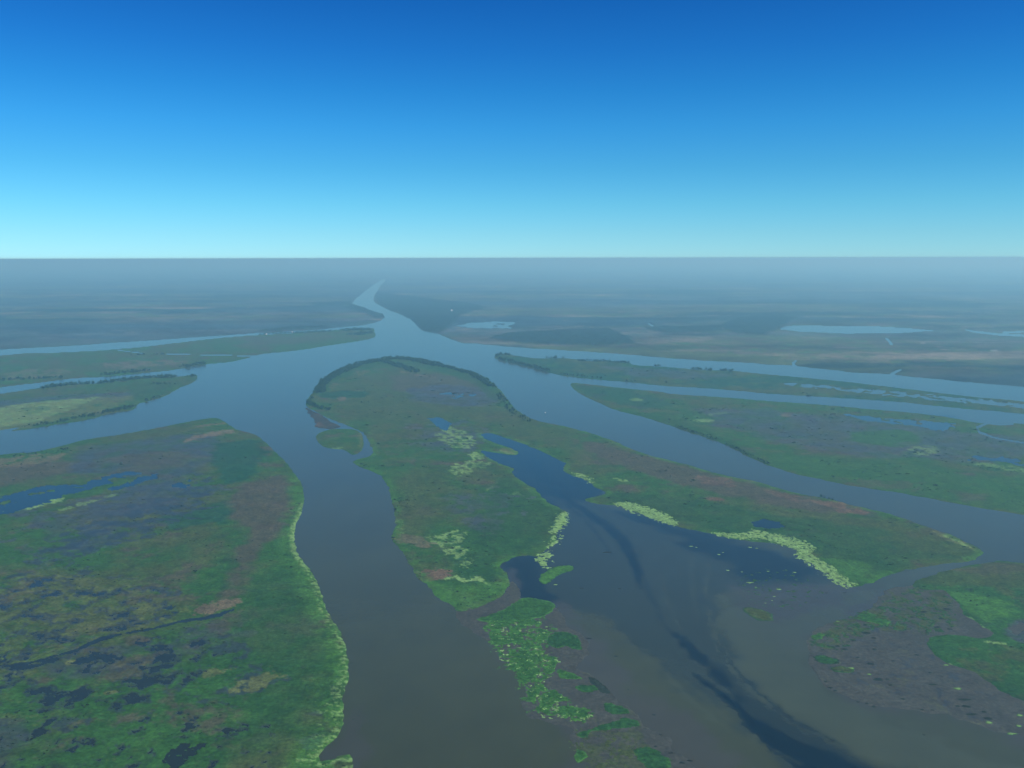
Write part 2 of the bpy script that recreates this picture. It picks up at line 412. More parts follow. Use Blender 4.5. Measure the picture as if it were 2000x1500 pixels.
# --- the tongue-shaped island in the middle
def extra_b(s, x, y, d, cell, col, z):
    shore_band(col, x, y, d, cell, 911, 22, BRIGHT, .6, 830, 1250, 50, .55)
    shore_band(col, x, y, d, cell, 912, 16, LIME, .6, 1028, 1092, 30, .72) if False else None
land('B', 'island', 'tongue-shaped marsh island ringed by trees at its tip, lagoon cut into its open end',
 [(598, 785), (606, 772), (615, 763), (620, 750), (635, 738), (655, 727), (680, 716), (710, 706), (740, 702), (770, 697), (800, 698), (830, 704), (860, 712), (890, 718), (920, 726), (950, 740), (965, 750), (980, 765), (992, 780), (1003, 795), (1020, 808), (1050, 822), (1100, 832), (1150, 845), (1200, 862), (1240, 880), (1290, 895), (1340, 907), (1400, 925), (1460, 937), (1500, 947), (1550, 962), (1620, 975), (1680, 990), (1740, 1005), (1800, 1025), (1850, 1043), (1880, 1055), (1905, 1068), (1922, 1079), (1912, 1089), (1890, 1097), (1850, 1101), (1800, 1107), (1760, 1116), (1720, 1130), (1690, 1141), (1662, 1146),
  (1640, 1133), (1620, 1121), (1600, 1107), (1578, 1096), (1557, 1086), (1553, 1072), (1500, 1060), (1440, 1054), (1400, 1045), (1330, 1030), (1280, 1014), (1240, 1000), (1210, 989), (1175, 985), (1142, 978), (1160, 970), (1183, 963), (1160, 950), (1146, 938), (1122, 930), (1098, 918), (1105, 906), (1085, 896), (1065, 885), (1042, 875), (1020, 866), (990, 856), (962, 847), (940, 848), (948, 857), (975, 868), (1012, 882), (1000, 889), (965, 884), (940, 880), (950, 891), (975, 905), (1003, 915), (1000, 924), (1018, 938), (1045, 956), (1068, 980), (1090, 990), (1106, 1001), (1103, 1022), (1090, 1040), (1088, 1056), (1062, 1075), (1050, 1087), (1030, 1084), (1002, 1090), (978, 1106), (990, 1120), (993, 1140), (985, 1160), (958, 1176), (930, 1186), (900, 1195), (885, 1186), (860, 1170), (830, 1140), (806, 1112), (790, 1086), (772, 1062), (764, 1050), (770, 1033), (772, 1010), (768, 990), (765, 970), (755, 945), (745, 932), (730, 922), (702, 912), (690, 903), (702, 896), (722, 891), (728, 880), (720, 862), (711, 846), (690, 836), (665, 826), (640, 816), (615, 803), (600, 795)],
 (GREEN, OLIVE, BROWN), [
  (OLIVE, [(640, 770), (700, 735), (800, 718), (900, 735), (960, 770), (990, 810), (900, 820), (760, 830), (660, 810)], 60, .7, 0, 0),
  (BROWN, [(760, 735), (850, 728), (940, 750), (960, 770), (860, 778), (770, 760)], 40, .65, 0, 0),
  (PURPLE, [(790, 760), (860, 750), (950, 758), (975, 778), (950, 796), (880, 793), (820, 785)], 45, .85, 0, 0),
  (POND, [(845, 770), (880, 764), (935, 770), (925, 780), (880, 778)], 20, .9, 60, .36),
  (TEAL, [(625, 768), (680, 763), (720, 766), (715, 776), (660, 779), (625, 778)], 16, .85, 0, 0),
  (DEEP, [(610, 770), (640, 735), (740, 698), (860, 708), (960, 745), (1000, 795), (975, 790), (930, 752), (850, 722), (740, 714), (660, 742), (630, 775)], 20, .6, 0, 0),
  (TAN, [(685, 728), (720, 722), (725, 727), (700, 734)], 10, .5, 30, .5), (TAN, ell(668, 779, 9, 4), 6, .7, 18, .55),
  (TAN, strip([(775, 724), (810, 732), (850, 738)], [4, 4, 3]), 8, .5, 30, .5), (TAN, [(642, 752), (660, 745), (663, 752), (648, 760)], 10, .45, 24, .5),
  (POND, [(836, 817), (860, 816), (881, 826), (872, 842), (852, 832)], 7, 1, 0, 0),
  (PURPLE, [(800, 830), (900, 820), (960, 850), (930, 890), (860, 890), (800, 860)], 50, .7, 60, .5),
  (LIME, [(848, 850), (865, 838), (885, 833), (905, 840), (922, 853), (930, 866), (915, 876), (880, 873), (858, 862)], 10, .7, 18, .44),
  (LIME, [(875, 920), (890, 906), (915, 900), (962, 904), (955, 915), (930, 917), (920, 926), (895, 932)], 8, .75, 16, .44),
  (LIME, [(918, 886), (932, 883), (945, 896), (925, 900)], 6, .85, 20, .6), (LIME, strip([(976, 880), (990, 885), (1008, 888)], [2, 4, 2]), 4, .8, 0, 0),
  (LIME, strip([(996, 970), (1008, 963), (1022, 968)], [2, 5, 2]), 3, .9, 14, .65), (LIME, strip([(950, 957), (962, 952)], 3), 3, .7, 0, 0),
  (YELLOW, [(975, 877), (1000, 873), (1016, 880), (1005, 888), (985, 886)], 8, .7, 0, 0),
  (DEEP, [(960, 910), (1060, 975), (1100, 1005), (1085, 1060), (1000, 1085), (960, 1110), (990, 1150), (940, 1180), (900, 1120), (930, 1020)], 50, .75, 0, 0),
  (PURPLE, [(870, 965), (960, 950), (1010, 975), (1000, 1005), (920, 1015), (870, 1000)], 40, .7, 44, .5),
  (PURPLE, [(900, 1015), (970, 1010), (980, 1035), (910, 1040)], 24, .7, 40, .5),
  (LIME, [(832, 1052), (870, 1040), (912, 1037), (908, 1052), (882, 1066), (922, 1078), (905, 1090), (872, 1086), (858, 1066)], 10, .75, 17, .46),
  (LIME, strip([(872, 1130), (890, 1128), (905, 1136), (930, 1131), (958, 1143)], [4, 7, 5, 8, 2]), 4, .95, 14, .62),
  (LIME, ell(912, 1100, 18, 12), 6, .75, 12, .32), (LIME, ell(800, 960, 24, 16), 8, .6, 12, .24), (LIME, ell(780, 1030, 14, 20), 8, .5, 12, .30),
  (TAN, [(764, 1048), (790, 1043), (830, 1052), (850, 1062), (835, 1070), (800, 1062), (775, 1056)], 8, .7, 26, .7),
  (RUST, [(808, 1118), (830, 1114), (865, 1112), (880, 1120), (870, 1130), (835, 1136), (818, 1134)], 6, .85, 26, .75),
  (BRIGHT, [(830, 1135), (900, 1148), (985, 1125), (993, 1142), (985, 1160), (900, 1195), (860, 1170)], 24, .75, 0, 0),
  (OLIVE, [(770, 940), (860, 920), (880, 990), (830, 1060), (780, 1040)], 50, .6, 0, 0),
  (BROWN, [(1130, 855), (1240, 885), (1340, 912), (1450, 942), (1600, 978), (1720, 1002), (1690, 1012), (1560, 995), (1400, 965), (1270, 930), (1150, 885)], 26, .85, 0, 0),
  (RUST, ell(1400, 940, 42, 9, 10), 12, .55, 40, .55), (RUST, ell(1640, 990, 48, 9, 12), 10, .7, 40, .6), (RUST, ell(1396, 975, 20, 4, 3), 5, .8, 0, 0), (RUST, ell(1540, 970, 50, 6, 12), 10, .5, 40, .5),
  (DEEP, [(1150, 950), (1400, 985), (1600, 1015), (1800, 1050), (1900, 1085), (1760, 1115), (1660, 1145), (1560, 1075), (1300, 1015), (1190, 985)], 30, .7, 0, 0),
  (OLIVE, [(1740, 1015), (1850, 1055), (1900, 1080), (1800, 1085), (1720, 1050)], 30, .6, 0, 0),
  (BRIGHT, [(1600, 1090), (1700, 1100), (1690, 1135), (1660, 1142)], 16, .6, 0, 0),
  (POND, [(1468, 1020), (1490, 1014), (1522, 1020), (1532, 1029), (1505, 1033), (1475, 1028)], 5, 1, 0, 0),
  (YELLOW, strip([(1820, 1038), (1860, 1054), (1895, 1070), (1912, 1080)], [4, 8, 8, 3]), 6, .75, 0, 0),
  (LIME, strip([(1845, 1048), (1880, 1062), (1908, 1078)], [2, 4, 3]), 4, .6, 16, .55),
  (LIME, strip([(1198, 934), (1212, 938), (1226, 941)], [2, 5, 2]), 4, .8, 14, .55),
  (OLIVE, [(1000, 800), (1050, 825), (1120, 840), (1130, 880), (1050, 870), (960, 830)], 40, .6, 0, 0),
 ], 23, rough_shore=4.2, extra=extra_b)

land('C', 'island', 'low green marsh point beside the brown shallows and dark weed clumps',
 [(2600, 1190), (2000, 1101), (1970, 1095), (1920, 1100), (1860, 1112), (1812, 1125), (1782, 1141), (1800, 1152), (1842, 1152), (1862, 1168), (1880, 1195), (1905, 1216), (1938, 1236), (1920, 1246), (1850, 1240), (1818, 1246), (1812, 1262), (1832, 1286), (1862, 1300), (1902, 1312), (1926, 1328), (1950, 1347), (1975, 1358), (2010, 1372), (2600, 1560)],
 (GREEN, DEEP, OLIVE), [
  (OLIVE, [(1780, 1140), (1870, 1108), (2000, 1098), (2100, 1120), (2000, 1150), (1860, 1150)], 24, .7, 0, 0),
  (BROWN, [(1850, 1112), (1930, 1098), (2010, 1104), (2010, 1116), (1900, 1122)], 14, .6, 0, 0),
  (BRIGHT, [(1855, 1158), (1910, 1160), (1960, 1175), (1990, 1200), (1960, 1215), (1920, 1215), (1880, 1195)], 14, .85, 0, 0),
  (LIME, strip([(1872, 1195), (1890, 1208), (1912, 1222), (1940, 1237)], [5, 9, 6, 3]), 6, .7, 12, .5),
  (LIME, strip([(1915, 1250), (1940, 1256), (1965, 1258)], [2, 4, 2]), 3, .8, 12, .55), (LIME, strip([(1838, 1296), (1856, 1300)], 3), 3, .7, 10, .6),
  (PURPLE, [(1965, 1225), (1985, 1210), (2040, 1205), (2040, 1260), (1985, 1255), (1962, 1240)], 10, .9, 0, 0),
  (POND, [(1968, 1226), (1988, 1213), (2040, 1210), (2040, 1240), (1985, 1240)], 6, .8, 0, 0),
 ], 37, rough_shore=4.0)

land('D', 'island', 'long flat island with a sharp tip between the two right-hand channels',
 [(1114, 750), (1126, 748), (1200, 756), (1235, 760), (1290, 765), (1310, 769), (1400, 775), (1500, 783), (1600, 790), (1700, 799), (1800, 808), (1870, 818), (1900, 824), (1955, 831), (1985, 829), (2010, 829), (2600, 900), (2600, 1120), (2000, 1007), (1920, 993), (1850, 980), (1760, 963), (1700, 955), (1620, 940), (1560, 927), (1510, 912), (1480, 900), (1450, 886), (1420, 870), (1380, 855), (1350, 845), (1300, 828), (1250, 813), (1200, 800), (1170, 787), (1150, 778), (1130, 767), (1118, 757)],
 (GREEN, OLIVE, BROWN), [
  (TEAL, [(1114, 750), (1230, 762), (1320, 790), (1250, 800), (1150, 775)], 30, .6, 0, 0),
  (PURPLE, [(1360, 800), (1500, 800), (1700, 815), (1950, 850), (2100, 880), (1900, 900), (1700, 890), (1500, 860), (1400, 830)], 70, .75, 0, 0),
  (POND, [(1640, 808), (1700, 815), (1800, 822), (1862, 828), (1845, 843), (1790, 832), (1700, 822)], 12, 1, 60, .66),
  (POND, strip([(1930, 826), (1908, 835), (1912, 844), (1940, 854), (1975, 861), (2050, 872)], [3, 5, 5, 3, 2.5, 3]), 3, 1, 0, 0),
  (POND, [(1870, 893), (1930, 890), (2000, 896), (2100, 905), (2100, 918), (1990, 910), (1900, 903)], 14, .9, 60, .4),
  (GREEN, [(1650, 845), (1760, 840), (1800, 860), (1740, 872), (1660, 865)], 30, .85, 0, 0),
  (LIME, [(1765, 875), (1800, 868), (1840, 875), (1830, 887), (1790, 888)], 20, .4, 36, .5), (LIME, strip([(1900, 905), (1960, 914), (2040, 924)], [5, 8, 6]), 12, .4, 36, .55),
  (LIME, ell(1374, 822, 22, 3.5), 6, .55, 0, 0), (LIME, ell(1243, 781, 13, 2.5), 6, .45, 0, 0), (LIME, strip([(1384, 810), (1420, 806)], 4), 6, .3, 24, .6), (TAN, ell(1535, 811, 12, 3), 6, .5, 0, 0),
  (GREEN, [(1480, 880), (1700, 900), (1900, 930), (2100, 980), (2000, 1005), (1700, 955), (1550, 920)], 50, .75, 0, 0),
  (DEEP, [(1230, 806), (1330, 820), (1400, 850), (1470, 885), (1500, 905), (1440, 880), (1340, 842)], 20, .6, 0, 0),
  (BROWN, [(1870, 960), (1930, 965), (1930, 978), (1880, 978)], 20, .55, 0, 0), (BROWN, [(1640, 935), (1800, 945), (1800, 965), (1680, 950)], 24, .5, 40, .5),
 ], 41, rough_shore=5.0)

land('E', 'island', 'narrow tree-fringed island with a pale pond strip between the right-hand channels',
 [(965, 697), (971, 693), (985, 691), (1005, 694), (1040, 699), (1070, 700), (1110, 700), (1150, 705), (1220, 706), (1240, 713), (1300, 716), (1350, 721), (1430, 724), (1460, 727), (1500, 731), (1600, 740), (1700, 751), (1800, 763), (1900, 775), (2010, 785), (2600, 850), (2600, 880), (2000, 809), (1900, 800), (1800, 790), (1750, 785), (1600, 775), (1500, 769), (1400, 760), (1300, 754), (1230, 747), (1180, 743), (1130, 738), (1090, 732), (1060, 724), (1030, 716), (1000, 709), (980, 703), (968, 700)],
 (TEAL, OLIVE, GREEN), [
  (PURPLE, [(1180, 716), (1300, 722), (1420, 732), (1380, 742), (1250, 736)], 50, .65, 0, 0),
  (POND, [(1530, 747), (1620, 753), (1720, 762), (1800, 769), (1850, 774), (1940, 782), (2010, 790), (2300, 825), (2300, 836), (2010, 799), (1900, 788), (1800, 779), (1700, 769), (1600, 759), (1530, 752)], 16, .8, 70, .50),
  (TEAL, [(1080, 724), (1180, 735), (1230, 744), (1120, 735)], 20, .7, 0, 0),
 ], 43, rough_shore=6.0)

land('F', 'island', 'low wedge island with a pale yellow-green meadow and dark trees on its shores',
 [(-600, 860), (0, 769), (80, 757), (130, 750), (190, 748), (240, 741), (300, 736), (350, 735), (378, 731), (385, 738), (375, 748), (350, 758), (330, 770), (310, 778), (285, 785), (268, 790), (262, 800), (235, 805), (215, 807), (190, 815), (150, 824), (110, 829), (60, 838), (20, 842), (0, 840), (-600, 940)],
 (GREEN, OLIVE, BROWN), [
  (PURPLE, [(-100, 800), (0, 782), (120, 772), (260, 766), (250, 780), (120, 785), (0, 800)], 30, .75, 0, 0),
  (LIME, [(-300, 850), (-40, 806), (30, 791), (100, 783), (190, 776), (170, 787), (130, 803), (70, 824), (0, 835), (-300, 880)], 16, .7, 0, 0),
  (YELLOW, [(-100, 820), (0, 795), (150, 780), (270, 772), (250, 790), (150, 812), (50, 835), (-100, 850)], 25, .6, 60, .6),
  (GREEN, [(40, 800), (80, 793), (110, 795), (90, 805), (50, 810)], 12, .5, 30, .5),
  (DEEP, [(250, 750), (350, 745), (380, 738), (350, 755), (320, 772), (270, 785), (250, 770)], 24, .6, 0, 0),
 ], 47, rough_shore=6.0)

land('G', 'island', 'flat olive river bank island with a wooded point and a thin creek',
 [(-600, 750), (0, 694), (60, 690), (120, 688), (200, 684), (280, 677), (340, 670), (400, 663), (450, 658), (520, 653), (580, 650), (650, 645), (700, 641), (728, 641), (731, 648), (733, 657), (715, 664), (690, 668), (650, 674), (600, 682), (560, 687), (510, 692), (490, 698), (450, 707), (400, 712), (365, 718), (330, 724), (280, 729), (240, 733), (190, 737), (150, 739), (120, 742), (60, 750), (0, 757), (-600, 840)],
 (OLIVE, GREEN, BROWN), [
  (FIELD, [(190, 712), (260, 705), (350, 703), (375, 708), (300, 716), (220, 722)], 30, .6, 60, .5),
  (FIELD, [(0, 728), (60, 722), (140, 720), (130, 732), (20, 745)], 25, .45, 60, .5), (BROWN, [(480, 660), (600, 655), (660, 658), (560, 672), (480, 676)], 60, .5, 0, 0),
  (GREEN, [(540, 675), (640, 668), (720, 660), (700, 668), (600, 681), (530, 688)], 25, .7, 0, 0),
  (POND, strip([(325, 692), (370, 692.5), (430, 693.5), (500, 696)], 1.5), 5, 1, 0, 0), (POND, strip([(230, 684), (262, 688), (280, 690)], 1.6), 5, 1, 0, 0),
 ], 53, rough_shore=7.0)

land('J', 'islet', 'small rounded islet of green reeds beside the tongue-shaped island',
 [(617, 855), (625, 845), (650, 838), (680, 838), (700, 842), (709, 855), (709, 875), (700, 885), (688, 888), (672, 879), (645, 876), (628, 870)],
 (GREEN, OLIVE, BROWN), [(LIME, ell(660, 875, 12, 3), 5, .4, 12, .5), (YELLOW, strip([(704, 845), (706, 858), (704, 874)], 6), 6, .6, 0, 0), (BROWN, ell(700, 884, 10, 5), 8, .6, 0, 0)], 59, rough_shore=2.5)
land('J2', 'mudflat', 'reddish mudflat spit with sparse weed off the small islet',
 [(592, 789), (602, 797), (620, 806), (640, 816), (655, 828), (668, 833), (655, 838), (628, 838), (616, 834), (612, 822), (600, 806)],
 (PURPLE, BROWN, PURPLE), [(POND, [(590, 786), (680, 820), (680, 842), (600, 842)], 10, .34, 40, .5), (RUST, ell(622, 829, 9, 4), 6, .4, 0, 0)], 61, rough_shore=4)

MUD1 = (.048, .049, .034); MUD2 = (.042, .045, .032)
land('C2', 'mudflat', 'purple-brown mudflat with weed tufts wrapped round the low marsh point',
 [(1588, 1250), (1600, 1232), (1640, 1212), (1690, 1186), (1740, 1156), (1785, 1138), (1860, 1130), (1950, 1180), (1960, 1240), (1930, 1300), (2000, 1350), (2420, 1490), (2420, 1590), (2060, 1462), (1990, 1438), (1930, 1424), (1850, 1405), (1760, 1386), (1690, 1374), (1632, 1350), (1605, 1325), (1588, 1290)],
 (MUD1, MUD2, MUD1), [(OLIVE, [(1588, 1250), (1640, 1212), (1740, 1156), (1850, 1150), (1880, 1210), (1800, 1235), (1700, 1240), (1620, 1275)], 20, .75, 24, .42), (MUDDY, [(1588, 1250), (1740, 1170), (1850, 1160), (1880, 1220), (1830, 1300), (1960, 1370), (1940, 1410), (1700, 1350), (1600, 1320)], 20, .6, 20, .17)], 83, rough_shore=24, relief=.15)
land('K', 'mudflat', 'brown mudflat under the ragged plant belt between river and lagoon',
 [(905, 1198), (955, 1178), (988, 1160), (1000, 1128), (1016, 1150), (1030, 1178), (1085, 1188), (1112, 1225), (1142, 1262), (1135, 1300), (1172, 1340), (1240, 1392), (1310, 1468), (1350, 1530), (1400, 1620), (1250, 1660), (1170, 1560), (1128, 1470), (1118, 1425), (1060, 1402), (1028, 1366), (1018, 1326), (983, 1293), (960, 1256)],
 (MUD1, MUD2, MUD1), [(OLIVE, [(1120, 1430), (1240, 1425), (1300, 1480), (1330, 1560), (1200, 1600), (1130, 1500)], 20, .6, 24, .46)], 89, rough_shore=17, relief=.15)
for k in ('C2', 'K'): LANDS[k].cat = 'mudflat'; LANDS[k].flat = True

# --- the far plains
def extra_far(s, x, y, d, cell, col, z):
    S = s.seed
    c2 = cell * .35
    n = fbm(x * .40, y, 1500, 7, S + 60, c2, .68)
    w = smooth(.0, .30, n)[:, None] * .9
    col[:] = col * (1 - w) + np.array(WOOD) * w
    z += w[:, 0] * 6.0 * smooth(10, 60, d) * (0.7 + .5 * fbm(x, y, 30, 2, S + 63, cell))
    n2 = fbm(x * .30, y, 700, 6, S + 61, c2, .70)
    w = smooth(.35, .70, n2)[:, None] * .85 * (1 - .8 * w)
    col[:] = col * (1 - w) + np.array(FIELD) * w
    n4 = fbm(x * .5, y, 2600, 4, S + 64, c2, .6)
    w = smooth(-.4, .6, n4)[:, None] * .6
    col[:] = col * (1 - w) + np.array((.028, .054, .078)) * w  # distance haze and reflected sky painted into the land as a blue tint
    n5 = fbm(x * .7, y, 520, 5, S + 65, c2, .75) + .12
    col[:] = col * np.clip(1 + .75 * n5, .25, 2.4)[:, None]
    n6 = fbm(x * .5, y, 380, 5, S + 66, c2, .75)
    w = smooth(.75, 1.05, n6)[:, None] * .7
    col[:] = col * (1 - w) + np.array((.15, .135, .10)) * w
    n3 = fbm(x * .5, y, 300, 4, S + 62, cell, .6)
    z -= 9.0 * smooth(1.3, 1.42, n3) * smooth(120, 300, d)
    for poly in s.woods:
        P = W(poly); wd = smooth(-15, 25, sdf(P, x, y) + 25 * fbm(x, y, 160, 4, S + 70, cell))
        col[:] = col * (1 - .9 * wd[:, None]) + np.array(WOOD) * .9 * wd[:, None]
        z += wd * 9 * smooth(0, 10, d) * (0.75 + .5 * fbm(x, y, 26, 3, S + 71, cell))

H = land('H', 'plain', 'hazy far plain of woods and fields left of the main river',
 [(-12000, 513.5), (-420, 700), (0, 683), (60, 680), (150, 675), (250, 668), (340, 662), (430, 656), (500, 651), (580, 647), (640, 642), (690, 637), (715, 635), (740, 628), (752, 620), (748, 613), (730, 609), (722, 605), (712, 600), (700, 597), (687, 592), (698, 581), (712, 570), (726, 559), (738, 551), (746, 546.5), (756, 541), (790, 513.2)],
 (OLIVE, BROWN, GREEN), [(GREEN, [(560, 640), (690, 630), (745, 622), (715, 634), (600, 645)], 40, .6, 0, 0), (BROWN, [(40, 640), (300, 620), (430, 622), (350, 650), (100, 665)], 200, .5, 0, 0),
  (FIELD, [(200, 620), (330, 618), (330, 627), (220, 630)], 100, .5, 200, .5)], 67, su=2.6, sv=1.3, rough_shore=14, relief=1, extra=extra_far, k=1)
H.woods = [[(672, 600), (690, 595), (722, 606), (749, 612), (752, 620), (735, 622), (715, 613), (690, 606)], [(600, 592), (690, 588), (690, 597), (620, 600)], [(640, 637), (560, 640), (500, 645), (520, 648), (640, 641)]]
I = land('I', 'plain', 'hazy far plain of woods, fields and ponds right of the main river',
 [(700, 513.2), (748, 542), (753, 548), (743, 558), (737, 568), (731, 577), (729, 585), (733, 592), (745, 598), (760, 606), (780, 613), (800, 622), (812, 632), (818, 640), (825, 645), (840, 648), (858, 652), (870, 658), (885, 664), (905, 670), (960, 674), (1000, 678), (1060, 682), (1100, 684), (1160, 688), (1220, 692), (1300, 699), (1380, 705), (1450, 708), (1500, 712), (1550, 714), (1600, 720), (1660, 727), (1740, 731), (1800, 738), (1900, 747), (2010, 757), (2420, 796), (14000, 513.5)],
 (OLIVE, BROWN, GREEN), [
  (FIELD, [(875, 658), (960, 660), (1020, 672), (1150, 676), (1000, 677), (905, 669)], 40, .55, 0, 0), (FIELD, [(860, 620), (960, 612), (1040, 618), (1030, 628), (900, 632)], 80, .5, 200, .5),
  (OLIVE, [(1000, 676), (1300, 680), (1560, 700), (1800, 720), (1700, 728), (1400, 704), (1100, 684)], 60, .8, 0, 0),
  (FIELD, [(1200, 650), (1330, 645), (1400, 655), (1380, 668), (1250, 672)], 70, .6, 160, .55), (FIELD, [(1500, 690), (1700, 690), (1850, 700), (1700, 712), (1550, 705)], 80, .5, 160, .5),
  (POND, [(890, 636), (920, 631), (970, 627), (1005, 629), (992, 640), (930, 641)], 20, 4, 200, .75),
  (POND, [(1516, 642), (1540, 637), (1590, 636), (1620, 637.5), (1700, 637), (1760, 640), (1822, 646), (1750, 650), (1650, 651), (1560, 647)], 12, 5, 0, 0),
  (POND, strip([(1885, 644), (1910, 649), (1950, 653), (2100, 661)], [1.5, 3, 3.5, 4]), 10, 5, 0, 0), (POND, strip([(1960, 650), (2050, 645)], 3), 10, 5, 0, 0),
  (POND, strip([(1553, 716), (1549, 709), (1556, 704)], [5, 3, 1.5]), 4, 3, 0, 0), (POND, strip([(1741, 731), (1752, 725), (1760, 722)], [4, 3, 1.5]), 4, 3, 0, 0),
  (POND, strip([(1731, 661), (1737, 667), (1742, 673)], 3.2), 6, 4, 0, 0), (POND, strip([(1266, 631), (1272, 635), (1278, 637)], [3, 4, 1.5]), 8, 4, 0, 0),
  (POND, strip([(1520, 633), (1540, 629)], 2), 8, 4, 0, 0),
  (PALE, strip([(1042, 646), (1090, 642), (1142, 637)], 1.6), 8, .5, 0, 0), (PALE, strip([(1046, 641), (1120, 636)], 1.2), 8, .4, 0, 0),
  (PALE, ell(1408, 641, 9, 3), 12, .6, 60, .5), (PALE, ell(1450, 634, 8, 1.6), 8, .6, 0, 0), (PALE, ell(1575, 620, 8, 1.6), 8, .5, 0, 0), (PALE, ell(1942, 685, 8, 2), 8, .5, 0, 0), (PALE, ell(1803, 670, 5, 1.2), 6, .5, 0, 0)],
 71, su=2.6, sv=1.3, rough_shore=14, relief=1, extra=extra_far, k=1)
I.woods = [[(735, 572), (800, 578), (900, 590), (960, 600), (900, 615), (880, 640), (858, 652), (825, 646), (812, 632), (780, 613), (745, 598), (731, 588)],
           [(955, 662), (985, 651), (1030, 647), (1100, 645), (1190, 641), (1225, 655), (1252, 672), (1150, 675), (1050, 673), (1000, 669)],
           [(1398, 638), (1440, 623), (1500, 613), (1560, 620), (1530, 640), (1490, 655), (1430, 650)], [(1250, 640), (1400, 636), (1420, 646), (1300, 652)]]
for k in ('H', 'I'): LANDS[k].cat = 'plain'
LANDS['J2'].cat = 'mudflat'

land_objects = {k: LANDS[k].build() for k in exec_order}

